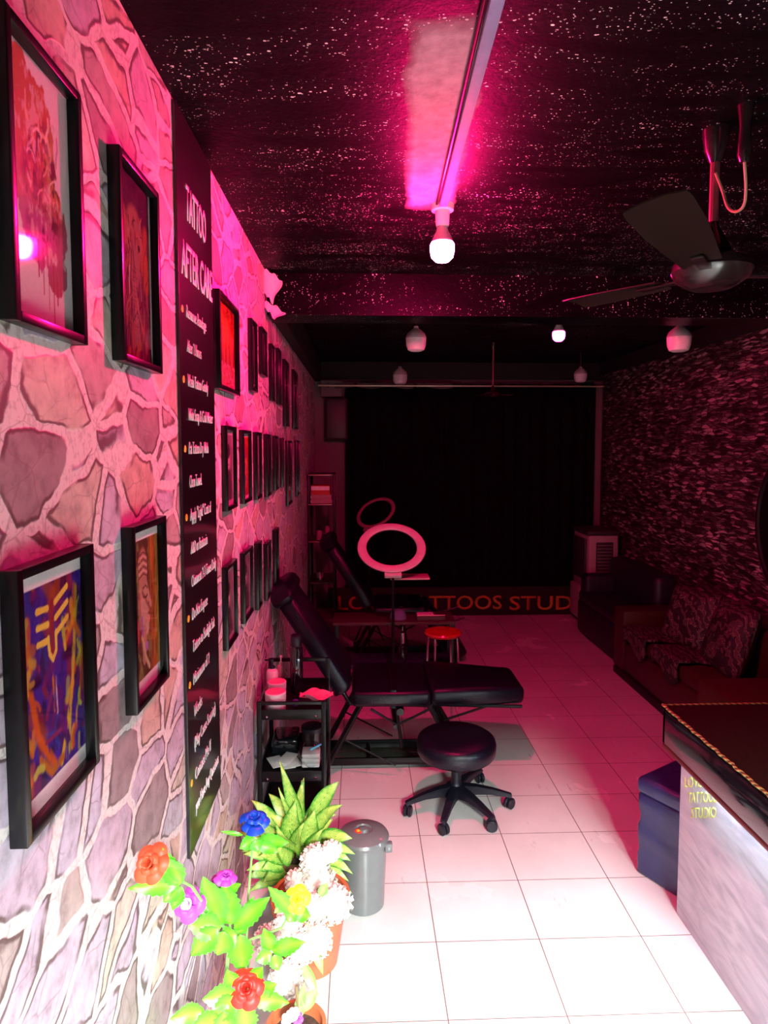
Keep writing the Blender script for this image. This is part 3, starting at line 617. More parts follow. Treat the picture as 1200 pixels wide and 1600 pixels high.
# ------------------------------------------------------------------ bulbs
def bulb(lab, c, r, lit=None, ztop=ZC, group=None):
    c = Vector(c); t = thing('pink_light_bulb' if lit else 'dome_light_bulb', lab, 'light bulb', (c.x, c.y, c.z), group)
    if lit:
        MB().lathe(c, [(.0005, -r*1.0), (r*.55, -r*.9), (r*.9, -r*.55), (r, 0), (r*.98, r*.45), (r*.9, r*.6)], 28).build('globe', lit, t)
        MB().lathe(c, [(r*.9, r*.6), (r*.82, r*.9), (r*.5, r*1.5), (r*.42, r*1.9), (r*.42, r*2.0)], 28).build('housing', M['bulbcap'], t)
        MB().lathe(c, [(r*.5, r*1.85), (r*.55, r*2.1), (r*.6, ztop-c.z-.02), (r*.9, ztop-c.z-.018), (r*.95, ztop-c.z)], 24).build('holder', M['bulbw'], t)
    else:
        MB().lathe(c, [(.0005, -r*.95), (r*.5, -r*.93), (r*.8, -r*.8), (r*.96, -r*.4), (r, .1*r), (r*1.0, .3*r)], 28).build('globe', M['bulbw'], t)
        MB().lathe(c, [(r*1.03, .3*r), (r*1.03, .36*r), (r*.85, .8*r), (r*.5, 1.1*r), (r*.25, 1.3*r), (r*.22, 1.5*r)], 28).build('housing', M['bulbcap'], t)
        MB().tube([c+Vector((0, 0, 1.45*r)), (c.x, c.y, ztop)], .006).build('drop_cord', M['steelblk'], t)
    return t
b1 = at(691, 391, 2.17)
bulb('lit pink bulb at the end of the ceiling conduit, nearest of all bulbs', b1, .040, M['globe'])
b2 = at(873, 524, 3.75); bulb('small lit pink bulb hanging beyond the beam', b2, .036, M['globe2'])
bulb('unlit white dome bulb left of the far lit pink bulb, just beyond beam', at(650, 534, 3.75), .058); bulb('large unlit white dome bulb near the right wall', at(1061, 533, 3.5), .062)
bulb('small unlit dome bulb at far left, in front of curtain rod', at(625, 590, 5.6), .062); bulb('small unlit dome bulb hanging far back on the right side', at(907, 588, 5.5), .054)
cd = thing('ceiling_conduit', 'lilac plastic conduit with black wire running along ceiling to the lit bulb', 'conduit', (b1.x, 1.2, ZC))
p0, p1 = onz(790, -60, ZC), Vector((b1.x, b1.y+.0, ZC))
d = (p1-p0); L_ = d.length; ang = math.atan2(-d.x, d.y)
MB().box((-.013, 0, -.018), (.013, L_, 0), .003, mat=Matrix.Translation(p0) @ Matrix.Rotation(ang, 4, 'Z')).build('conduit_channel', M['conduit'], cd)
MB().tube([p0+Vector((-.022, 0, -.006)), (p0+p1)/2+Vector((-.02, 0, -.009)), p1+Vector((-.02, 0, -.006))], .005).build('wire', M['steelblk'], cd)
MB().box((p1.x-.036, p1.y-.008, ZC-.016), (p1.x+.036, p1.y+.008, ZC), .002).build('bracket', M['steelblk'], cd)

# ------------------------------------------------------------------ fans
def blade(m, hub, ang, r0, r1, w0, w1, tilt=.16):
    R = Matrix.Translation(hub) @ Matrix.Rotation(ang, 4, 'Z') @ Matrix.Rotation(tilt, 4, 'X')
    n = 14
    top, bot = [], []
    for j in range(n+1):
        u = j/n; r = r0+(r1-r0)*u; w_ = w0+(w1-w0)*min(1, u*1.6)
        if u > .93: w_ *= .93
        for s_ in (-1, -.35, .35, 1):
            z = .006*(1-s_*s_); top.append(R @ Vector((r, w_*s_, z+.0015))); bot.append(R @ Vector((r, w_*s_, z-.0015)))
    N_ = len(top); fs = []
    for j in range(n):
        for i in range(3):
            a = j*4+i; fs.append((a, a+1, a+5, a+4)); fs.append((N_+a, N_+a+4, N_+a+5, N_+a+1))
    for j in range(n):
        fs.append((j*4, j*4+4, N_+j*4+4, N_+j*4)); fs.append((j*4+3, N_+j*4+3, N_+j*4+7, j*4+7))
    for i in range(3):
        fs.append((i, N_+i, N_+i+1, i+1)); e = n*4+i; fs.append((e, e+1, N_+e+1, N_+e))
    m.add(top+bot, fs)
def fan(lab, hub, angs, r, loop=False, s=1.0):
    hub = Vector(hub); t = thing('ceiling_fan', lab, 'ceiling fan', (hub.x, hub.y, ZC))
    MB().lathe(hub, [(.02*s, -.045*s), (.05*s, -.042*s), (.085*s, -.02*s), (.095*s, .0), (.09*s, .02*s), (.05*s, .04*s), (.03*s, .045*s)], 32).build('motor_housing', M['fanmetal'], t)
    MB().tube([hub+Vector((0, 0, .04*s)), (hub.x, hub.y, ZC-.03)], .011*s).build('down_rod', P('dark_red_rod', (.2, .05, .07), .4), t)
    MB().lathe(hub, [(.045*s, .045*s), (.04*s, .06*s), (.014*s, .11*s), (.012*s, .12*s)], 24).build('lower_canopy', M['fanmetal'], t)
    MB().lathe((hub.x, hub.y, ZC), [(.013*s, -.08*s), (.026*s, -.05*s), (.032*s, 0)], 24).build('ceiling_canopy', M['fanmetal'], t)
    for a in angs:
        m = MB(); blade(m, hub+Vector((0, 0, -.01*s)), a, .13*s, (r[angs.index(a)] if isinstance(r, (list, tuple)) else r), .042*s, .058*s, .04 if a == angs[0] else .16); bl = m.build('blade', M['blade'], t)
        m = MB(); m.box((.07*s, -.014*s, -.014*s), (.2*s, .014*s, -.008*s), .001, mat=Matrix.Translation(hub) @ Matrix.Rotation(a, 4, 'Z')); m.build('blade_arm', M['fanmetal'], bl)
    return t
hub = at(1112, 424, 1.64)
tl = at(897, 468, 1.64); 
def ang_to(px, py):   # direction from hub to a pixel on hub plane
    p = onz(px, py, hub.z); return math.atan2(p.y-hub.y, p.x-hub.x), (p-hub).length
a1, r1_ = ang_to(897, 470); a2, r2_ = ang_to(1022, 306)
a2 += 2*PI*(a2 < 0)
fan('dark brown three-blade ceiling fan in the right foreground', hub, (a1, a2, (a1+a2)/2+PI), (r1_, r2_, .55))
hf = at(770, 616, 5.0); fan('small distant ceiling fan before the black curtain', hf, (.1, 2.2, 4.3), .16, s=.55)
lp = [at(*q) for q in ((1118, 270, 1.62), (1130, 300, 1.62), (1136, 325, 1.6), (1150, 333, 1.58), (1164, 322, 1.56), (1166, 290, 1.54), (1163, 250, 1.52))]
tp = lp[-1].copy()
for _ in range(2): lp = [lp[0]]+[q for a_, b_ in zip(lp, lp[1:]) for q in (a_*.75+b_*.25, a_*.25+b_*.75)]+[lp[-1]]
fx = thing('ceiling_wire', 'thin copper coloured wire loop hanging beside the near fan rod', 'wire', (tp.x, tp.y, ZC))
MB().tube(lp, .0035, 8).build('wire_loop', M['cord'], fx)
MB().lathe((tp.x, tp.y, 0), [(.010, tp.z-.005), (.016, tp.z+.01), (.014, tp.z+.05), (.012, ZC-.05), (.018, ZC)], 16).build('terminal_box', M['fanmetal'], fx)

# ------------------------------------------------------------------ treatment chair
def rounded(m, poly, bev, y0, y1): return m.prism(poly, bev, y0, y1)
def bed():
    Y0, Y1 = 2.99, 3.43; t = thing('treatment_chair', 'black padded tattoo treatment chair with raised back, nearer of the two, behind the round stool', 'treatment chair', (.2, 3.2, 0))
    def pad(name, a, b, th, w0=0., w1=0., bev=.022):
        a, b = Vector(a), Vector(b); dr = (b-a).normalized(); nr = Vector((-dr.y, dr.x))
        m = MB(); L = (b-a).length; n = 8; seg_ = []
        m.box((0, Y0, -th), (L, Y1, 0), bev, 3)
        for v in m.bm.verts:
            u = min(1, max(0, v.co.x/L)); yc = (Y0+Y1)/2; k = 1-(w0*(1-u)**2.5+w1*u**2.5); v.co.y = yc+(v.co.y-yc)*k
            q = a+dr*v.co.x+nr*v.co.z; v.co.x, v.co.z = q.x, q.y
        return m.build(name, M['vinyl'], t)
    pad('backrest', (-.345, .925), (-.035, .46), .085, .35, 0, .03)
    pad('headrest', (-.352, .965), (-.30, .885), .11, .5, .1, .03)
    pad('seat', (-.04, .445), (.335, .443), .075)
    pad('leg_rest', (.335, .455), (.80, .43), .085, 0, .35, .028)
    m = MB(); m.box((.14, Y0+.01, .36), (.17, Y1-.01, .452), .004); m.build('buckle_strap', M['steelblk'], t)
    for yy in (Y0+.06, Y1-.06):
        m = MB(); m.tube([(-.05, yy, .37), (.335, yy, .355)], .010, 8); m.tube([(-.05, yy, .37), (-.30, yy, .80)], .010, 8); m.build('frame_rail', M['steelblk'], t)
        m = MB(); m.tube([(.335, yy, .36), (.78, yy, .342)], .009, 8); m.build('leg_rest_rail', M['steelblk'], t)
        m = MB(); m.tube([(.0, yy, .36), (-.16, yy, .06)], .014, 8); m.build('leg', M['steelblk'], t)
        m = MB(); m.tube([(.33, yy, .36), (.50, yy, .06)], .016, 8); m.build('leg', M['steelblk'], t)
        m = MB(); m.tube([(.17, yy, .36), (.20, yy, .15)], .008, 8); m.tube([(.05, yy, .34), (.18, yy, .26), (.34, yy, .34)], .006, 8); m.tube([(-.09, yy, .2), (.17, yy, .06)], .004, 6); m.tube([(.40, yy, .28), (.62, yy, .35)], .006, 8); m.build('brace', M['steelblk'], t)
    m = MB(); m.tube([(.17, Y0+.06, .25), (.17, Y1-.06, .25)], .011, 8); m.lathe((.19, Y0+.05, .335), [(.018, -.02), (.02, 0), (.018, .02)], 14, Matrix.Rotation(PI/2, 3, 'X')); m.build('cross_bar', M['steelblk'], t)
    b = MB().box((-.26, 3.15, .025), (.55, 3.33, .04), .002).build('base_plate', M['glassshelf'], t)
    m = MB(); m.box((-.28, 3.135, .02), (.56, 3.15, .055), .002); m.box((-.28, 3.33, .02), (.56, 3.345, .055), .002); m.box((.03, 3.15, .03), (.05, 3.33, .05), .001); m.box((.545, 3.09, .03), (.575, 3.42, .06), .002); m.box((-.19, 3.0, .03), (-.16, 3.4, .06), .002); m.build('base_rail', M['steelblk'], t)
    for xx in (-.175, .56):
        for yy in (3.11, 3.40):
            m = MB(); m.lathe((xx, yy, .025), [(.0245, -.012), (.025, 0), (.0245, .012)], 16, Matrix.Rotation(PI/2, 3, 'Y')); m.box((xx-.018, yy-.012, .03), (xx+.018, yy+.012, .075), .004); m.build('caster', M['plasblk'], t)
    return t
bed1 = bed()
bed2 = copy_tree(bed1, (.34, 4.80, 0))
HG = Vector((.335-.2, 0, .42)); RD = Matrix.Rotation(math.radians(48), 3, 'Y')
for ch in bed2.children:
    if ch.name.startswith('leg_rest'): ch.rotation_euler = (0, math.radians(48), 0); ch.location = HG - RD @ HG
bpy.context.view_layer.update()
bed2['label'] = 'second black treatment chair farther back in the dark, its leg rest folded down'

# ------------------------------------------------------------------ round stool
sc = at(722, 1262, 2.78); sx, sy = .425, 2.80
st = thing('rolling_stool', 'round black padded stool on five-arm caster base, standing on lit floor', 'stool', (sx, sy, 0))
MB().lathe((sx, sy, 0), [(.09, .232), (.165, .236), (.174, .25), (.176, .285), (.170, .305), (.155, .316), (.08, .322), (.02, .319), (.003, .318)], 48).build('seat', M['vinyl'], st, ang=60)
MB().lathe((sx, sy, 0), [(.032, .06), (.034, .088), (.026, .10), (.022, .11), (.022, .16), (.018, .162), (.016, .235)], 24).build('gas_lift', M['plasblk'], st)
MB().lathe((sx, sy, 0), [(.038, .05), (.046, .06), (.046, .09), (.034, .098)], 24).build('base_hub', M['plasblk'], st)
MB().tube([(sx, sy, .222), (sx+.03, sy+.0, .222), (sx+.11, sy+.06, .20)], .005, 8).build('height_lever', M['steelblk'], st)
for px, py in ((622, 1268), (681, 1322), (797, 1308), (791, 1252), (740, 1222)):
    e = onz(px, py, .03); a = math.atan2(e.y-sy, e.x-sx); r = .235; e = Vector((sx+r*math.cos(a), sy+r*math.sin(a), 0))
    m = MB(); R = Matrix.Translation((sx, sy, 0)) @ Matrix.Rotation(a, 4, 'Z'); vs2 = []
    for j, (rr, hw, zt, zb2) in enumerate(((.03, .026, .098, .05), (.09, .022, .096, .062), (.16, .018, .086, .064), (.22, .016, .072, .056), (.245, .014, .066, .052))):
        vs2 += [R @ Vector((rr, -hw, zb2)), R @ Vector((rr, hw, zb2)), R @ Vector((rr, hw*.8, zt)), R @ Vector((rr, -hw*.8, zt))]
    fs = [(0, 3, 2, 1), (16, 17, 18, 19)]+[(k*4+i, k*4+(i+1) % 4, k*4+4+(i+1) % 4, k*4+4+i) for k in range(4) for i in range(4)]
    m.add(vs2, fs); bmesh.ops.bevel(m.bm, geom=m.bm.edges[:], offset=.003, segments=2, affect='EDGES'); arm = m.build('base_arm', M['plasblk'], st)
    m = MB(); q = a+.9
    for s_ in (-1, 1):
        m.lathe((e.x-.01*math.sin(q)*s_, e.y+.01*math.cos(q)*s_, .024), [(.004, -.007), (.02, -.0075), (.024, -.004), (.024, .004), (.02, .0075), (.004, .007)], 20, Matrix.Rotation(q, 3, 'Z') @ Matrix.Rotation(PI/2, 3, 'X'))
    m.tube([(e.x, e.y, .03), (e.x, e.y, .062)], .008); m.build('caster', M['plasblk'], arm)

# ------------------------------------------------------------------ bin
bx, by = .010, 2.19
bn = thing('pedal_free_bin', 'round grey plastic bin with lid and red sticker on the floor between plants and stool', 'bin', (bx, by, 0)); bn.name = 'lidded_bin'
MB().lathe((bx, by, 0), [(.068, 0), (.072, .004), (.081, .225), (.085, .228), (.086, .242)], 48).build('bin_body', M['bin'], bn)
MB().lathe((bx, by, 0), [(.087, .236), (.089, .246), (.084, .254), (.06, .264), (.032, .268), (.028, .262), (.018, .262), (.014, .272), (.003, .274)], 48).build('lid', M['bin'], bn)
for s_ in (-1, 1):
    MB().box((bx+s_*.085-.012, by-.012-.03, .205), (bx+s_*.085+.014, by+.012-.03, .238), .005).build('handle', M['bin'], bn)
MB().lathe((bx-.018, by-.01, .2645), [(.013, 0), (.013, .004)], 20).build('round_sticker', M['sticker'], bn); MB().lathe((bx-.018, by-.01, .2685), [(.006, 0), (.006, .001)], 14).build('sticker_centre', M['yellow'], bn)

# ------------------------------------------------------------------ trolley
TX0, TX1, TY0, TY1 = -.405, -.135, 2.50, 2.86
tr = thing('service_trolley', 'black metal three-tier trolley against stone wall beside the treatment chair', 'trolley', ((TX0+TX1)/2, (TY0+TY1)/2, 0))
for x in (TX0, TX1-.018):
    for y in (TY0, TY1-.018): MB().box((x, y, .03), (x+.018, y+.018, .60 if y == TY0 else .66), .002).build('post', M['steelblk'], tr); MB().lathe((x+.009, y+.009, .016), [(.015, -.008), (.016, 0), (.015, .008)], 14, Matrix.Rotation(PI/2, 3, 'X')).build('caster', M['plasblk'], tr)
for z in (.10, .29, .54):
    m = MB(); m.box((TX0+.004, TY0+.004, z), (TX1-.004, TY1-.004, z+.006)); m.box((TX0+.018, TY0+.003, z-.012), (TX1-.018, TY0+.010, z+.028), .001); m.box((TX0+.018, TY1-.01, z-.012), (TX1-.018, TY1-.003, z+.028), .001)
    m.box((TX0+.003, TY0+.018, z-.012), (TX0+.010, TY1-.018, z+.028), .001); m.box((TX1-.01, TY0+.018, z-.012), (TX1-.003, TY1-.018, z+.028), .001); o = m.build('tray', M['steelblk'], tr)
    for x in (TX0+.04, TX1-.04): MB().lathe((x, TY0+.003, z), [(.0045, 0), (.003, .002)], 10, Matrix.Rotation(PI/2, 3, 'X')).build('screw', M['chrome'], o)
m = MB(); m.box((TX0+.018, TY0, .588), (TX1-.018, TY0+.012, .60), .001); m.build('front_rail', M['steelblk'], tr)
MB().box((TX0+.018, TY1-.014, .645), (TX1-.018, TY1-.002, .66), .001).build('back_rail', M['steelblk'], tr)
ZT = .546
def jar(lab, c, r, h):
    t = thing('cream_jar', lab, 'jar', c); MB().lathe(c, [(r*.95, 0), (r, .004), (r, h*.62), (r*.93, h*.66)], 28).build('jar_body', M['cream'], t)
    l = MB().lathe(c, [(r*1.03, h*.66), (r*1.03, h*.97), (r*.98, h)], 28).build('lid', M['cream'], t); MB().lathe(c, [(r*.94, h), (r*.94, h+.001)], 28).build('lid_disc', M['pinklid'], l)
jar('squat white jar with pink lid at front corner of trolley top', (-.338, 2.56, ZT), .041, .075); jar('second pink-lidded white jar just behind the front one on trolley', (-.345, 2.66, ZT), .038, .08)
def bottle(name, lab, c, r, h, mb, mc, pump=True, kind='bottle'):
    t = thing(name, lab, kind, c); MB().lathe(c, [(r*.92, 0), (r, .005), (r, h*.72), (r*.85, h*.82), (r*.4, h*.87), (r*.38, h*.9)], 24).build('bottle_body', mb, t)
    m = MB(); m.lathe(c, [(r*.45, h*.88), (r*.45, h*.95), (r*.2, h*.96), (r*.2, h*1.12), (r*.35, h*1.13), (r*.35, h*1.18)], 18)
    if pump: m.tube([Vector(c)+Vector((0, 0, h*1.15)), Vector(c)+Vector((-.03, 0, h*1.15))], .004, 8)
    m.build('pump_head', mc, t)
bottle('pump_bottle', 'white pump bottle with black pump near wall on trolley top', (-.372, 2.72, ZT), .026, .13, M['cream'], M['plasblk'])
bottle('spray_bottle', 'small pink tinted spray bottle standing behind the white pump bottle', (-.345, 2.80, ZT), .016, .12, M['pinklid'], M['cream'], False)
c = Vector((-.272, 2.745, ZT)); t = thing('black_bottle', 'tall slim glossy black bottle on trolley top', 'bottle', c)
MB().lathe(c, [(.026, 0), (.028, .005), (.028, .19), (.02, .205)], 28).build('bottle_body', M['cedge'], t); MB().lathe(c, [(.021, .2), (.024, .205), (.024, .245), (.021, .25)], 24).build('cap', M['plasblk'], t)
tag(MB().lathe((-.262, 2.60, ZT), [(.012, 0), (.013, .012), (.011, .022), (.004, .026)], 16).build('bottle_cap', P('purple_plastic', (.10, .03, .35), .4), origin=(-.262, 2.60, ZT)), 'little purple cap lying in front of the black bottle', 'cap')
def tis(u, v): return Vector((-.24+.13*u, 2.52+.09*v, ZT+.058+.012*math.sin(u*7+v*5)+.006*math.cos(v*11)-.02*u*0))
m = MB(); m.grid(tis, 12, 8)
tag(m.build('tissue_sheet', M['tissue'], origin=(-.2, 2.56, ZT+.06)), 'crumpled pink tissue lying over the trolley front rail', 'tissue')
tag(MB().tube([(-.25, 2.68, ZT+.003), (-.17, 2.67, ZT+.003)], .003, 8).build('thin_pen', M['copper'], origin=(-.21, 2.67, ZT)), 'thin pale pen lying on trolley top tray', 'pen')
ZM = .296
c = Vector((-.205, 2.72, ZM)); t = thing('steel_bowl', 'dark shiny round tin on the middle trolley tier', 'tin', c); MB().lathe(c, [(.04, 0), (.044, .004), (.044, .10)], 28).build('tin_body', M['fanmetal'], t); MB().lathe(c, [(.047, .095), (.047, .112), (.04, .116)], 28).build('lid', M['plasblk'], t); t.name = 'round_tin'
c = Vector((-.20, 2.585, ZM)); t = thing('plastic_bag', 'clear plastic bag stuffed with white tissues at front of middle trolley tier', 'bag', c)
m = MB(); bmesh.ops.create_icosphere(m.bm, subdivisions=4, radius=1.0)
for v in m.bm.verts:
    q = v.co; k = 1+.07*math.sin(q.x*9+q.z*7)+.05*math.sin(q.y*13-q.x*6); v.co = Vector((q.x*.052*k, q.y*.058*k, .052+q.z*.048*k))+c
m.build('bag_film', M['film'], t)
for k in range(3): MB().box((c.x-.036, c.y-.036, ZM+.012+k*.02), (c.x+.036, c.y+.036, ZM+.029+k*.02), .006).build('folded_tissue', M['paper'], t)
tag(MB().tube([(c.x+.0, c.y-.04, ZM+.09), (c.x+.045, c.y-.03, ZM+.108)], .004, 8).build('blue_pen', P('cyan_plastic', (.1, .5, .8), .4), origin=c), 'short light blue pen resting on the plastic bag', 'pen')
t = tag(MB().box((TX0+.03, 2.68, ZM), (TX0+.14, 2.82, ZM+.07), .012, 3).build('glove_box', M['cedge'], origin=(TX0+.08, 2.75, ZM)), 'glossy black box at the wall end of middle trolley tier', 'box')
random.seed(5)
for k, lb in enumerate(('lowest pale foil packet in the small pile on the middle trolley tier', 'second foil packet from the bottom of the pile on the middle tier', 'third foil packet, just under the topmost on the middle tier', 'topmost foil packet of the pile on the middle trolley tier')):
    x, y = TX0+.02+random.random()*.07, 2.53+random.random()*.04; R = Matrix.Translation((x+.04, y+.05, ZM+.003+k*.006)) @ Matrix.Rotation(random.uniform(-.5, .5), 4, 'Z') @ Matrix.Rotation(.03, 4, 'X')
    tag(MB().box((-.028, -.045, 0), (.028, .045, .003), .001, mat=R).build('foil_packet', M['paper'], origin=(x+.04, y+.05, ZM)), lb, 'packet', 'packets piled on the middle tier')

# ------------------------------------------------------------------ ring lights
def ring_light(lab, c, R_, w_, elev, azi, roll, tray=False, mat=None):
    c = Vector(c); t = thing('ring_light', lab, 'ring light', (c.x, c.y, 0))
    Q = Matrix.Rotation(azi, 3, 'Z') @ Matrix.Rotation(PI/2-elev, 3, 'X') @ Matrix.Rotation(roll, 3, 'Z')   # ring axis = local z
    Rm = R_-w_/2
    prof = [(-.5, 0), (-.42, .35), (-.2, .5), (.2, .5), (.42, .35), (.5, 0), (.5, -.5), (-.5, -.5)]
    for name, pr, mt in (('diffuser', [(-.5, 0), (-.42, .35), (-.2, .5), (.2, .5), (.42, .35), (.5, 0)], mat or M['ring']), ('back_shell', [(.5, 0), (.5, -.5), (-.5, -.5), (-.5, 0)], M['plasblk'])):
        m = MB(); n = 64; vs3 = []
        for k in range(n):
            a = 2*PI*k/n
            for (dr, dz) in pr: vs3.append(c+Q @ Vector(((Rm+dr*w_)*math.cos(a), (Rm+dr*w_)*math.sin(a), dz*w_*.4)))
        q = len(pr); m.add(vs3, [(k*q+i, k*q+i+1, ((k+1) % n)*q+i+1, ((k+1) % n)*q+i) for k in range(n) for i in range(q-1)]); m.build(name, mt, t)
    low = c+Q @ Vector((0, -R_, -.01)); 
    if low.z > c.z: low = c+Q @ Vector((0, R_, -.01))
    MB().box((-.05, -.02, -.02), (.05, .022, .006), .004, mat=Matrix.Translation(c+Q @ Vector((0, -R_+w_*.9, 0)) if (c+Q @ Vector((0, -1, 0))).z < c.z else Matrix.Translation(c)) @ Q.to_4x4() if False else Matrix.Translation(low) @ Q.to_4x4()).build('control_box', mat or M['ring'], t)
    MB().tube([low, (low.x, low.y, .45), (low.x, low.y, .12)], [.008, .010, .012], 10).build('pole', M['steelblk'], t)
    for k in range(3):
        a = k*2*PI/3+.5; MB().tube([(low.x, low.y, .30), (low.x+.13*math.cos(a), low.y+.13*math.sin(a), .008)], .007, 8).build('tripod_leg', M['steelblk'], t)
    return low
c1 = at(612, 855, 4.0); lw = ring_light('large pale ring light on black stand, nearer of the two in front of curtain', c1, .212, .056, math.radians(54), 0, 0)
c2 = at(587, 801, 5.3); ring_light('smaller dim tilted ring light above and behind the large one', c2, .170, .031, math.radians(48), -.62, .1, mat=P('dim_ring_diffuser', (.3, .12, .16), .5))
ta, tb = at(610, 905, 3.9), at(672, 905, 3.9)
rl = [o for o in bpy.data.objects if o.name == 'ring_light'][0]
MB().box((ta.x, 3.9, ta.z-.006), (tb.x, 4.04, ta.z+.006), .003).build('phone_tray', P('pink_white_edge', (.6, .3, .35), .4), rl)

# ------------------------------------------------------------------ red stool and work table
sp = at(692, 985, 3.82); rs = thing('red_stool', 'small round stool with red seat and thin chrome legs behind the treatment chair', 'stool', (sp.x, sp.y, 0))
MB().lathe((sp.x, sp.y, 0), [(.085, sp.z-.03), (.106, sp.z-.026), (.112, sp.z-.014), (.106, sp.z-.004), (.06, sp.z), (.003, sp.z+.001)], 36).build('seat', M['red'], rs)
for k in range(4):
    a = .35+k*PI/2; MB().tube([(sp.x+.098*math.cos(a), sp.y+.098*math.sin(a), sp.z-.03), (sp.x+.118*math.cos(a), sp.y+.118*math.sin(a), 0)], .0065, 10).build('leg', M['chrome'], rs)
m = MB(); m.tube([(sp.x+.11*math.cos(k*PI/12), sp.y+.11*math.sin(k*PI/12), .2) for k in range(24)], .005, 8, closed=True); m.build('foot_ring', M['chrome'], rs)
q0, q1 = at(520, 972, 4.1), at(712, 972, 4.1)
wt = thing('work_table', 'dark two-tier work table behind the red stool', 'table', ((q0.x+q1.x)/2, 4.2, 0)); zt = q0.z
MB().box((q0.x, 4.08, zt-.02), (q1.x, 4.34, zt), .003).build('table_top', M['shelfw'], wt); z2 = at(640, 1038, 4.08).z
MB().box((q0.x+.02, 4.08, z2-.012), (q1.x-.01, 4.32, z2), .003).build('lower_shelf', P('blue_steel_shelf', (.06, .08, .14), .25, metal=.5), wt)
for x in (q0.x+.01, q1.x-.03):
    for y in (4.085, 4.30): MB().box((x, y, 0), (x+.02, y+.02, zt-.02), .002).build('leg', M['steelblk'], wt)
c = at(622, 968, 4.18); c.z = zt; tag(MB().lathe(c, [(.055, 0), (.05, .03), (.035, .05), (.01, .06)], 24).build('upturned_bowl', M['blueg'], origin=c), 'blue-grey upturned bowl on the work table', 'bowl')
c = at(672, 968, 4.16); c.z = zt; t = thing('open_case', 'small open case with pale papers on the work table beside the bowl', 'case', c); MB().box((c.x-.09, c.y-.06, zt), (c.x+.09, c.y+.06, zt+.03), .004).build('case_body', M['shelfw'], t); MB().box((c.x-.085, c.y-.05, zt+.03), (c.x+.02, c.y+.03, zt+.036), .001, mat=Matrix.Identity(4)).build('papers', M['paper'], t); MB().tube([(c.x-.09, c.y-.06, zt+.036), (c.x+.09, c.y-.055, zt+.036)], .004, 8).build('rim_wire', M['copper'], t)
c = at(629, 1030, 4.14); c.z = z2; t = thing('shiny_bottle', 'slim dark bottle with shiny neck on lower shelf of work table', 'bottle', c); MB().lathe(c, [(.026, 0), (.028, .09), (.014, .12)], 24).build('bottle_body', M['cedge'], t); MB().lathe(c, [(.014, .12), (.014, .19), (.004, .20), (.004, .23)], 16).build('neck', M['chrome'], t)

# ------------------------------------------------------------------ shelf rack at back left
rk = thing('corner_rack', 'dark open rack in the back left corner holding books and boxes', 'shelf', (-.3, 5.4, 0))
zs = [at(498, y, 5.22).z for y in (741, 787, 845, 909)]
for z in zs+[.2]: MB().box((XL+.004, 5.2, z-.014), (-.2, 5.58, z), .002).build('shelf_board', M['shelfw'], rk); 
for x in (XL+.004, -.215):
    for y in (5.2, 5.565): MB().box((x, y, 0), (x+.015, y+.015, zs[0]), .001).build('post', M['steelblk'], rk)
for z in zs[:3]: MB().box((XL+.01, 5.192, z-.008), (-.225, 5.198, z-.003), .0005).build('metal_edge', M['copper'], rk)
zz = zs[1]
for (h, mt, wd, lab, nm, ct) in ((.036, 'bookp', .17, 'lowest pale carton in the stack under the red books on the corner rack', 'carton', 'box'), (.036, 'bookp', .165, 'second pale carton, directly under the red books on the corner rack', 'carton', 'box'), (.03, 'bookr', .15, 'lower red book of the pair stacked on the corner rack', 'book', 'book'), (.045, 'bookr', .15, 'upper thicker red book of the pair on the corner rack', 'book', 'book')):
    o = thing(nm, lab, ct, (-.31, 5.35, zz)); MB().box((-.39, 5.215, zz), (-.39+wd, 5.4, zz+h-.001), .002).build('cover' if nm == 'book' else 'carton_body', M[mt], o)
    if nm == 'book': MB().box((-.388, 5.2135, zz+.006), (-.392+wd, 5.216, zz+h-.008), 0).build('pages', M['paper'] if h > .04 else M['bookr'], o)
    else: MB().box((-.394, 5.212, zz+.01), (-.385, 5.218, zz+h-.01), 0).build('edge_label', M['paper'], o)
    zz += h
bottle('small_jar', 'small pale jar on the third shelf of the corner rack', (-.33, 5.28, zs[2]), .022, .09, M['bookp'], M['plasblk'], False, 'jar'); bottle('tall_pale_bottle', 'taller pale bottle right of the small jar on the corner rack', (-.265, 5.3, zs[2]), .018, .13, M['bookp'], M['plasblk'], False)
c = (-.325, 5.27, zs[3]); t = thing('metal_cup', 'shiny metal cup on the lower shelf of the corner rack', 'cup', c); MB().lathe(c, [(.028, 0), (.033, .075), (.030, .075), (.026, .004), (.001, .004)], 24, cap=False).build('cup_body', M['chrome'], t); MB().tube([(-.29, 5.27, zs[3]+.06), (-.275, 5.27, zs[3]+.05), (-.275, 5.27, zs[3]+.03), (-.295, 5.27, zs[3]+.02)], .004, 8).build('handle', M['chrome'], t)
# dark speaker-like box hung on the back wall, above rack
t = thing('wall_box', 'black rectangular box hung high on the back wall left of the curtain', 'box', (-.28, 6.1, 1.6)); a, b = at(508, 688, 6.05), at(543, 622, 6.05)
MB().box((a.x, 6.05, a.z), (b.x, 6.2, b.z), .01).build('box_body', M['black'], t); MB().box((a.x+.02, 6.045, a.z+.02), (b.x-.02, 6.05, b.z-.02), .002).build('front_grille', M['grey'], t)

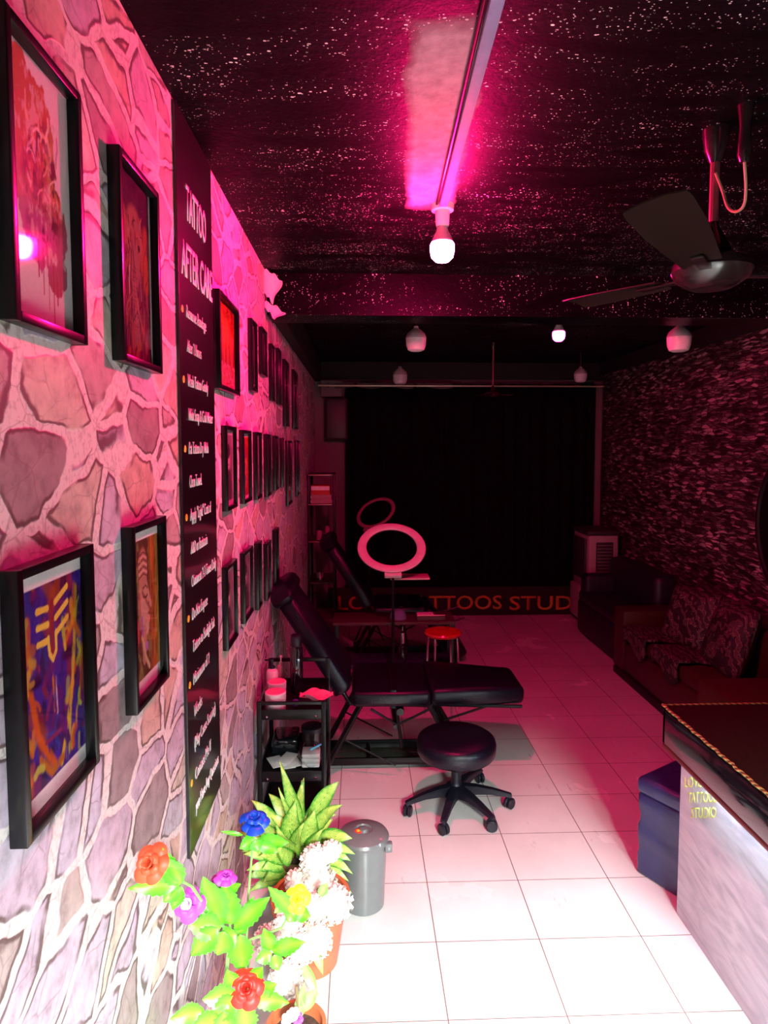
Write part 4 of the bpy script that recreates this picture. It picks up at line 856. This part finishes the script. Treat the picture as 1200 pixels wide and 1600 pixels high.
# ------------------------------------------------------------------ air cooler
ca = onz(933, 975, 0); cx0, cy0 = ca.x-.0, ca.y
ac = thing('air_cooler', 'tall cream air cooler with louvred side standing by the right back corner', 'air cooler', (2.1, 5.7, 0))
X0, X1, Yc0, Yc1, H = 1.97, 2.25, 5.55, 5.95, .86
m = MB(); m.box((X0+.015, Yc0, .05), (X1, Yc1, H-.03), .02, 3); m.build('housing', M['cooler'], ac)
MB().box((X0+.0, Yc0-.01, H-.045), (X1+.01, Yc1+.01, H), .018, 3).build('top_panel', M['grey'], ac)
MB().box((X0-.004, Yc0+.05, .42), (X0+.02, Yc1-.05, .78), .006).build('front_grille', M['grey'], ac)
m = MB(); m.box((X0+.08, Yc0-.006, .42), (X1-.05, Yc0+.004, .76), .004); sdl = m.build('louvre_panel', M['grey'], ac)
m = MB()
for k in range(11): m.box((X0+.09, Yc0-.012, .44+k*.029), (X1-.06, Yc0-.004, .446+k*.029), .001)
m.build('louvre_slats', P('slat_plastic', (.2, .15, .16), .5), sdl)
MB().box((X0-.035, Yc0+.06, .06), (X0+.02, Yc1-.06, .36), .02, 3).build('water_tank', M['cooler'], ac)
for x in (X0+.05, X1-.04):
    for y in (Yc0+.05, Yc1-.05): MB().lathe((x, y, .025), [(.024, -.012), (.025, 0), (.024, .012)], 14, Matrix.Rotation(PI/2, 3, 'Y')).build('caster', M['plasblk'], ac)

# ------------------------------------------------------------------ sofas
s2 = thing('black_sofa', 'low blue-black sofa between air cooler and the brown sofa', 'sofa', (2.1, 5.0, 0))
MB().box((1.86, 4.56, .02), (2.30, 5.46, .30), .03, 3).build('seat_base', M['navyblk'], s2); MB().box((1.86, 4.58, .28), (2.16, 5.44, .38), .035, 3).build('seat_cushion', M['navyblk'], s2); MB().box((2.12, 4.56, .28), (2.30, 5.46, .66), .05, 3).build('backrest', M['navyblk'], s2); MB().box((1.88, 5.32, .28), (2.2, 5.46, .52), .04, 3).build('armrest', M['navyblk'], s2)
s1 = thing('brown_sofa', 'dark brown boxy sofa against the right wall behind the counter', 'sofa', (2.05, 3.7, 0))
MB().box((1.81, 2.72, .05), (2.31, 4.50, .26), .02, 2).build('sofa_base', M['sofa'], s1); MB().box((1.82, 2.98, .25), (2.2, 4.34, .35), .03, 3).build('seat_cushion', M['sofa'], s1)
MB().box((1.80, 4.33, .05), (2.31, 4.50, .47), .015, 2).build('armrest', M['sofa'], s1); MB().box((1.60, 2.62, .05), (2.31, 2.98, .50), .02, 2).build('armrest', M['sofa'], s1)
MB().box((2.14, 2.98, .3), (2.31, 4.33, .62), .04, 3).build('backrest', M['sofa'], s1)
MB().box((1.795, 2.75, 0), (2.3, 4.48, .05), .004).build('plinth', M['black'], s1)
def cushion(name, lab, c, w_, h_, th, rot, group=None):
    m = MB(); bmesh.ops.create_cube(m.bm, size=2); bmesh.ops.subdivide_edges(m.bm, edges=m.bm.edges[:], cuts=7, use_grid_fill=True)
    Q = Matrix.Rotation(rot[2], 3, 'Z') @ Matrix.Rotation(rot[1], 3, 'Y') @ Matrix.Rotation(rot[0], 3, 'X')
    for v in m.bm.verts:
        x, y, z = v.co; k = (1-min(1, abs(y))**4)*(1-min(1, abs(z))**4); e = .12+.88*k**.5
        v.co = Vector(c)+Q @ Vector((x*th*e, y*w_*(1-.08*(1-abs(z))*0), z*h_))
    return tag(m.build(name, M['throw'], origin=c, ang=80), lab, 'cushion', group)
cushion('patterned_cushion', 'swirl patterned cushion leaning at the far end of the brown sofa', (2.06, 3.95, .52), .19, .19, .06, (0, .32, .25)); cushion('patterned_cushion', 'swirl patterned cushion leaning on the brown sofa, nearer to the camera', (2.06, 3.5, .53), .2, .2, .07, (0, .3, -.1))
for (yc, xx, lab) in ((4.12, 1.83, 'folded dark patterned throw on far part of the brown sofa seat'), (3.72, 1.84, 'folded dark patterned throw hanging over the seat front of brown sofa')):
    m = MB(); m.grid(lambda u, v, yc=yc, xx=xx: Vector((xx-.035+.2*max(0, u-.18)/.82+(.0), yc-.16+.32*v+.01*math.sin(u*12), (.358+.006*math.sin(v*20+u*4)) if u > .18 else .358-.14*(.18-u)/.18*(.7+.3*math.sin(v*6)))), 22, 16)
    for v in m.bm.verts: v.co.z += .004
    o = m.build('folded_throw', M['throw'], origin=(2, yc, .36)); tag(o, lab, 'throw'); md = o.modifiers.new('s', 'SOLIDIFY'); md.thickness = .016; md.offset = 1

# round dark mirror on right wall
mr = thing('round_mirror', 'big round black mirror on the right wall, cut off by the picture edge', 'mirror', (XR, 3.2, 1.17)); R90 = Matrix.Rotation(-PI/2, 3, 'Y')
MB().lathe((XR, 3.2, 1.17), [(.47, .004), (.47, .022)], 72, R90).build('mirror_disc', M['mirror'], mr)
MB().lathe((XR, 3.2, 1.17), [(.47, 0), (.50, 0), (.50, .03), (.49, .036), (.475, .034), (.47, .022)], 72, R90, cap=False).build('rim', M['rim'], mr)

# ------------------------------------------------------------------ ottoman
e0, e1 = onz(993, 1362, 0), onz(1054, 1400, 0)
ot = thing('ottoman', 'dark navy leatherette cube ottoman beside the end of the counter', 'ottoman', (e0.x+.18, e0.y+.1, 0))
dv = (e1-e0); av = math.atan2(dv.y, dv.x); ZO = at(995, 1212, e0.y).z
m = MB(); m.box((0, 0, .0), (.235, .38, ZO-.06), .012, 3, mat=Matrix.Translation(e0) @ Matrix.Rotation(av, 4, 'Z')); bd_ = m
# creased slip cover
for v in m.bm.verts: pass
bmesh.ops.subdivide_edges(m.bm, edges=[e for e in m.bm.edges if e.calc_length() > .1], cuts=12, use_grid_fill=True)
for v in m.bm.verts:
    z = v.co.z; k = .006*math.sin(z*60+v.co.x*25)+.005*math.sin(v.co.x*40-z*38+v.co.y*30); v.co += Vector((k*.5, -abs(k), 0))*(1 if .03 < z < ZO-.07 else 0)
m.build('ottoman_body', M['navy'], ot, ang=70)
m = MB(); m.box((-.006, -.006, ZO-.065), (.241, .386, ZO), .022, 4, mat=Matrix.Translation(e0) @ Matrix.Rotation(av, 4, 'Z')); m.build('padded_lid', M['navy'], ot, ang=60)

# ------------------------------------------------------------------ counter
cb = onz(1057, 1427, 0); FX = cb.x; FY = cb.y
kc = onx(1036, 1102, .985); TX = .985; TZ = kc.z; TY = kc.y; kb = onx(1041, 1166, TX); BZ = kb.z
ct = thing('reception_counter', 'reception counter with dark brown top, glossy black fascia and grey front panel', 'counter', (1.6, 1.0, 0))
CY0 = -.35
MB().box((FX, CY0, 0), (FX+.03, FY, BZ+.02), .001).build('front_panel', M['cface'], ct, smooth=False)
MB().box((FX+.03, FY-.03, 0), (XR-.02, FY, BZ+.02), .001).build('end_panel', M['cedge'], ct, smooth=False)
MB().box((TX+.01, CY0, TZ-.012), (XR-.005, TY, TZ), .003).build('counter_top', M['ctop'], ct, smooth=False)
m = MB(); m.box((TX, CY0, BZ), (TX+.02, TY-.0, TZ-.012), .004); m.box((TX, TY-.02, BZ), (XR-.02, TY, TZ-.012), .004); m.build('fascia', M['cedge'], ct)
MB().box((TX, CY0, BZ-.016), (FX, TY, BZ), .003).build('under_trim', P('oxblood_trim', (.10, .02, .02), .3), ct)
rp = [(TX-.002+.002*math.sin(i*1.7), TY-i*.02, TZ+.002+.0015*math.sin(i*2.9)) for i in range(int((TY-CY0)/.02))]
MB().tube(rp, .0042, 8).build('braid_edging', M['rope'], ct)
rp = [(TX+i*.02, TY, TZ+.001) for i in range(66)]; MB().tube(rp, .0036, 8).build('braid_edging', M['rope'], ct)
MB().box((FX-.022, CY0+.1, BZ-.024), (FX-.008, FY-.12, BZ-.017), .001).build('led_strip', M['led'], ct)
for s, py, x0p, x1p in (('LOVE', 1230, 1070, 1096), ('TATTOOS', 1254, 1075, 1120), ('STUDIO', 1278, 1080, 1119)):
    a = onx(x0p, py, FX); b = onx(x1p, py, FX); text_mesh('lettering', s, M['ygreen'], ct, (FX-.0005, a.y, a.z), (b-a).normalized(), (0, 0, 1), h=.036, width=(b-a).length, bold=.008, depth=.001)

# ------------------------------------------------------------------ plants
def leaf(m, base, dirv, L, W, droop=.3, fold=.25, up=Vector((0, 0, 1)), serr=0.0, nu=6, nv=12, twist=0.0, arch=None):
    d = Vector(dirv).normalized(); side = d.cross(up)
    if side.length < 1e-3: side = Vector((1, 0, 0))
    side.normalize(); nrm = side.cross(d).normalized()
    if twist: q = Matrix.Rotation(twist, 3, d); side = q @ side; nrm = q @ nrm
    def f(u, v):
        s_ = 2*u-1; wv = W*((math.sin(PI*v**.85)**.8)*(1-.35*v**3) if 0 < v < 1 else 0)
        if serr and abs(s_) > .99 : wv *= 1+serr*(1 if int(v*nv) % 2 else -1)
        p = Vector(base)+d*(L*v*(1-.12*droop*v))-Vector((0, 0, 1))*(droop*L*v*v*.6)
        if arch is not None: p = Vector(base)+d*(L*v)+arch*(4*v*(1-v)*L)
        return p+side*(s_*wv)+nrm*(abs(s_)*wv*fold)+nrm*(.02*L*math.sin(v*9+s_))
    m.grid(f, nu, nv, uv=True)
def rose(parent, c, r, mat, axis=(0, -.6, .8), inner=None, seed=1, name='rose_flower'):
    rd = random.Random(seed); ax = Vector(axis).normalized(); a = ax.cross(Vector((1, .1, 0))).normalized(); b = ax.cross(a); c = Vector(c)
    def petal(m, th, r0, r1, h0, h1, wd, curl):
        def f(u, v):
            s_ = (2*u-1); aa = th+s_*wd; rr = r0+(r1-r0)*v**1.2*(1.05-.20*s_*s_); h = h0+(h1-h0)*math.sin(v*PI*.5*(1+curl))
            h -= .14*r*abs(s_)**3*v; return c+(a*math.cos(aa)+b*math.sin(aa))*rr+ax*h
        m.grid(f, 6, 6)
    m = MB()
    for ring, (n, r0, r1, h0, h1, wd, curl) in enumerate(((3, .03, .16, -.1, .66, 1.1, .0), (4, .06, .36, -.2, .62, .80, .15), (5, .08, .68, -.3, .48, .70, .42), (5, .1, 1.08, -.4, .22, .66, .6))):
        if ring < 2 and inner: continue
        for k in range(n): petal(m, 2*PI*k/n+ring*.7+rd.uniform(-.2, .2), r0*r, r1*r*rd.uniform(.88, 1.1), h0*r, h1*r*rd.uniform(.75, 1.2), wd, curl)
    o = m.build(name, mat, parent, ang=80)
    if inner:
        m = MB()
        for ring, (n, r0, r1, h0, h1, wd, curl) in enumerate(((3, .03, .16, -.1, .62, 1.1, .0), (4, .06, .36, -.2, .60, .85, .15))):
            for k in range(n): petal(m, 2*PI*k/n+ring*.7, r0*r, r1*r, h0*r, h1*r, wd, curl)
        m.build('inner_petals', inner, o, ang=80)
    return o
def pot(parent, c, r, h, mat, rim=.008):
    MB().lathe(c, [(r*.68, 0), (r*.7, .004), (r*.92, h*.82), (r*.93, h*.84), (r*1.0+rim*.3, h*.85), (r+rim*.5, h), (r*.93, h), (r*.88, h*.86), (r*.6, .02)], 44, cap=False).build('pot', mat, parent)
    MB().lathe(c, [(r*.89, h*.86), (r*.5, h*.88), (.002, h*.885)], 30, cap=False).build('soil', M['soil'], parent)

# variegated plant behind
pc = Vector((-.215, 2.20, 0)); pl = thing('variegated_plant', 'leafy variegated green and cream plant in dark brown pot in front of the trolley', 'potted plant', pc); pot(pl, pc, .085, .19, M['potdark'])
m = MB(); m.tube([pc+Vector((0, 0, .16)), pc+Vector((.01, 0, .28)), pc+Vector((.015, 0, .44))], [.012, .010, .006]); m.tube([pc+Vector((.02, 0, .16)), pc+Vector((.05, -.02, .36))], [.010, .006]); m.build('cane', M['stem'], pl)
m = MB(); Yp = 2.18
for (bx_, by_, tx, ty, W, dy) in ((470, 1310, 437, 1188, .022, -.02), (478, 1310, 530, 1220, .026, -.03), (463, 1320, 462, 1250, .034, -.09), (482, 1325, 492, 1262, .036, -.1), (455, 1325, 392, 1250, .02, .0), (452, 1335, 396, 1290, .026, -.03), (450, 1350, 380, 1335, .022, -.05),
        (490, 1320, 551, 1310, .026, -.05), (488, 1330, 548, 1345, .022, -.08), (486, 1345, 546, 1378, .016, -.08), (450, 1340, 405, 1310, .028, -.08), (455, 1350, 410, 1358, .03, -.1), (470, 1300, 520, 1240, .018, .02), (460, 1300, 420, 1240, .02, .03), (476, 1330, 520, 1280, .025, .02), (458, 1330, 432, 1290, .03, -.11),
        (480, 1345, 510, 1330, .03, -.1), (448, 1365, 385, 1372, .02, -.06), (465, 1350, 455, 1395, .03, -.1), (470, 1330, 475, 1215, .026, .03), (445, 1345, 372, 1300, .016, .02)):
    a = at(bx_, by_, Yp); b = at(tx, ty, Yp+dy); d = b-a; ar = Vector((.0, -.10, .17)) if abs(d.x) > .5*abs(d.z) else Vector((math.copysign(.05, 0-d.x), -.14, .0)); leaf(m, a, d, d.length, W*1.15, fold=.1, up=Vector((.25*math.sin(tx), -.8, .6)), arch=ar)
    a2_ = at(bx_, by_+10, Yp-.02); d2 = at(tx+(16 if tx > 460 else -8), ty+26, Yp+dy-.03)-a2_; leaf(m, a2_, d2, d2.length*.85, W*.9, fold=.1, up=Vector((-.3*math.cos(ty), -.7, .6)), arch=ar*1.2)
m.build('foliage', M['leafv'], pl, ang=80)
m = MB()
for (bx_, by_, Z0) in ((470, 1310, 0), (478, 1310, 0), (463, 1320, 0), (455, 1325, 0), (490, 1320, 0), (450, 1350, 0)): m.tube([pc+Vector((.012, 0, .25)), at(bx_, by_, Yp)], .004, 6)
m.build('petioles', M['stem'], pl)

# white hydrangea in terracotta pot
hc = onz(470, 1502, .0); hc = Vector((-.155, 1.94, 0)); hy = thing('white_flower_plant', 'white clustered artificial flowers in a terracotta pot beside the bin', 'potted plant', hc); pot(hy, hc, .118, .215, M['terra'])
rd = random.Random(12)
def head(px, py, Y, r, mat):
    r *= 1.08; c = at(px, py, Y); m = MB(); n = 34
    for k in range(n):
        z = 1-1.75*(k+.5)/n; a = k*2.399; q = math.sqrt(max(0, 1-z*z)); nr = Vector((q*math.cos(a), q*math.sin(a), z)); p = c+nr*r*rd.uniform(.8, 1.02)
        t1 = nr.cross(Vector((.3, .2, 1))).normalized(); t2 = nr.cross(t1); s_ = r*rd.uniform(.36, .46); ph = rd.random()*6
        for j in range(4):
            b0 = ph+j*PI/2; e = lambda an, rr, lift: p+(t1*math.cos(an)+t2*math.sin(an))*rr+nr*lift
            m.add([p, e(b0-.5, s_*.6, .05*s_), e(b0-.33, s_, .28*s_), e(b0, s_*1.08, .12*s_), e(b0+.33, s_, .28*s_), e(b0+.5, s_*.6, .05*s_)], [(0, 1, 2, 3), (0, 3, 4, 5)])
    for f in m.bm.faces: pass
    o = m.build('flower_head', mat, hy, ang=80)
    g = MB(); g.lathe(c, [(r*.1, -r*.86), (r*.62, -r*.62), (r*.9, 0), (r*.66, r*.6), (r*.1, r*.9)], 14); g.build('floret_bed', M['leafd'] if False else mat, o)
    g = MB(); g.tube([c-Vector((0, 0, r*.6)), (c+hc+Vector((0, 0, .19)))/2+Vector((0, 0, .02)), hc+Vector((0, 0, .185))], .004, 6); g.build('flower_stem', M['stem'], o)
for (px, py, Y, r, mt) in ((517, 1330, 1.98, .030, 'petw'), (493, 1345, 1.96, .042, 'petw'), (498, 1382, 1.93, .048, 'petc'), (463, 1378, 1.95, .032, 'petc'), (522, 1412, 1.86, .046, 'petw'), (490, 1420, 1.86, .044, 'petc'), (448, 1452, 1.82, .042, 'petw'), (495, 1468, 1.78, .040, 'petw'), (470, 1480, 1.78, .04, 'petw'), (446, 1530, 1.70, .040, 'petw'), (418, 1468, 1.82, .034, 'petc')): head(px, py, Y, r, M[mt])
m = MB()
for (a, b, W) in (((480, 1440), (505, 1520), .02), ((470, 1500), (498, 1555), .016), ((455, 1400), (428, 1425), .022), ((500, 1400), (512, 1375), .014)): p, q = at(*a, 1.80), at(*b, 1.76); leaf(m, p, q-p, (q-p).length, W, .1, .2, up=Vector((0, -1, .3)))
m.build('foliage', M['leafd'], hy, ang=80)

# small terracotta pot at the front
fc = onz(463, 1600, .2); fc.z = 0; fp = thing('small_flower_pot', 'small terracotta pot with tiny lilac and white blooms at bottom edge of view', 'potted plant', fc); pot(fp, fc, .068, .2, M['terra'], .01)
m = MB()
for (a, b, W) in (((466, 1590), (476, 1530), .012), ((470, 1580), (497, 1540), .016), ((468, 1590), (470, 1545), .014)): p, q = at(*a, fc.y), at(*b, fc.y); leaf(m, p, q-p, (q-p).length, W, .1, .2, up=Vector((0, -1, .3)))
m.build('foliage', M['leafd'], fp, ang=80)
MB().tube([fc+Vector((0, 0, .17)), at(465, 1575, fc.y), at(463, 1540, fc.y)], .004, 6).build('stem', M['wood'], fp)
for k, (px, py, mt) in enumerate(((455, 1588, 'petpw'), (466, 1592, 'petp'), (448, 1592, 'petw'), (460, 1583, 'petw'))): rose(fp, at(px, py, fc.y-.03), .012, M[mt], seed=k, name='small_bloom')

# artificial rose bush beside the wall
rc = Vector((-.24, 1.42, 0)); rb = thing('artificial_rose_bush', 'bright green artificial rose bush with blue, red, purple and yellow roses by the wall', 'artificial flowers', rc); pot(rb, rc, .08, .2, M['potdark'])
J = dict(blue=(398, 1284, 1.60), orange=(236, 1350, 1.12), purple=(294, 1411, 1.30), lilac=(352, 1371, 1.42), yellow=(464, 1405, 1.60), red=(386, 1545, 1.36))
B = rc+Vector((0, 0, .17)); m = MB()
node = at(360, 1455, 1.40); node2 = at(300, 1385, 1.2); node3 = at(385, 1470, 1.5)
m.tube([B, at(350, 1560, 1.42), node], [.006, .005, .004], 8); m.tube([node, at(330, 1430, 1.38), node2, at(*J['orange'])], .003, 8); m.tube([node, at(*J['purple'])], .003, 8); m.tube([node, at(*J['lilac'])], .003, 8)
m.tube([B, node3, at(388, 1400, 1.56), at(394, 1330, 1.6), at(*J['blue'])], .003, 8); m.tube([node3, at(440, 1450, 1.58), at(*J['yellow'])], .003, 8); m.tube([B, at(380, 1590, 1.36), at(*J['red'])], .003, 8)
m.build('stems', M['stem'], rb)
m = MB()
for (a, b, Y, W) in (((282, 1382), (203, 1386), 1.12, .016), ((282, 1382), (258, 1338), 1.12, .020), ((284, 1380), (255, 1325), 1.12, .012), ((280, 1385), (256, 1408), 1.12, .016), ((284, 1385), (270, 1420), 1.12, .014), ((276, 1372), (240, 1365), 1.12, .01),
    ((345, 1445), (318, 1370), 1.36, .034), ((345, 1450), (296, 1445), 1.33, .028), ((340, 1450), (300, 1490), 1.32, .026), ((350, 1455), (340, 1490), 1.34, .03), ((360, 1445), (350, 1375), 1.40, .030), ((365, 1450), (420, 1400), 1.42, .024), ((370, 1465), (395, 1400), 1.44, .02),
    ((375, 1460), (378, 1515), 1.40, .03), ((370, 1460), (340, 1475), 1.36, .026), ((340, 1400), (375, 1380), 1.42, .02), ((398, 1310), (375, 1325), 1.58, .018), ((398, 1312), (404, 1330), 1.57, .018), ((400, 1315), (450, 1315), 1.58, .020), ((402, 1318), (435, 1330), 1.57, .016), ((380, 1305), (345, 1298), 1.6, .006),
    ((458, 1425), (420, 1385), 1.57, .020), ((458, 1425), (450, 1440), 1.57, .02), ((462, 1425), (485, 1432), 1.57, .02), ((425, 1485), (475, 1470), 1.54, .022), ((425, 1485), (412, 1450), 1.54, .020), ((425, 1490), (400, 1500), 1.52, .018), ((428, 1492), (435, 1515), 1.52, .018),
    ((370, 1555), (318, 1560), 1.34, .026), ((372, 1560), (330, 1590), 1.33, .024), ((380, 1570), (385, 1620), 1.33, .03), ((395, 1560), (450, 1565), 1.34, .020), ((400, 1555), (432, 1535), 1.35, .018), ((365, 1540), (355, 1515), 1.35, .018), ((320, 1580), (268, 1590), 1.33, .022), ((345, 1590), (300, 1610), 1.32, .026), ((395, 1530), (410, 1510), 1.36, .016), ((350, 1580), (352, 1625), 1.32, .025)):
    p, q = at(*a, Y), at(*b, Y-.01); d = q-p; leaf(m, p, d, d.length*1.05, W*.95, .05, .22, up=Vector((.15, -1, .55)), serr=.10, nv=14)
m.build('foliage', M['leafr'], rb, ang=80)
for i, (k, r, mt, inn, axv) in enumerate((('blue', .036, 'petb', None, (0, -.25, 1)), ('orange', .030, 'peto', None, (-.2, -.7, .6)), ('purple', .031, 'petp', 'petpw', (0, -.85, .5)), ('lilac', .022, 'petp', None, (.2, -.2, 1)), ('yellow', .031, 'pety', None, (0, -.75, .6)), ('red', .036, 'petr', None, (0, -.7, .7)))):
    o = rose(rb, at(*J[k][:2], J[k][2]-.02), r, M[mt], axv, M[inn] if inn else None, seed=i+3); o['label'] = k+' rose'
rose(rb, at(337, 1374, 1.42), .014, M['petm'], (-.5, -.4, .6), None, 20)['label'] = 'small dark magenta bud'
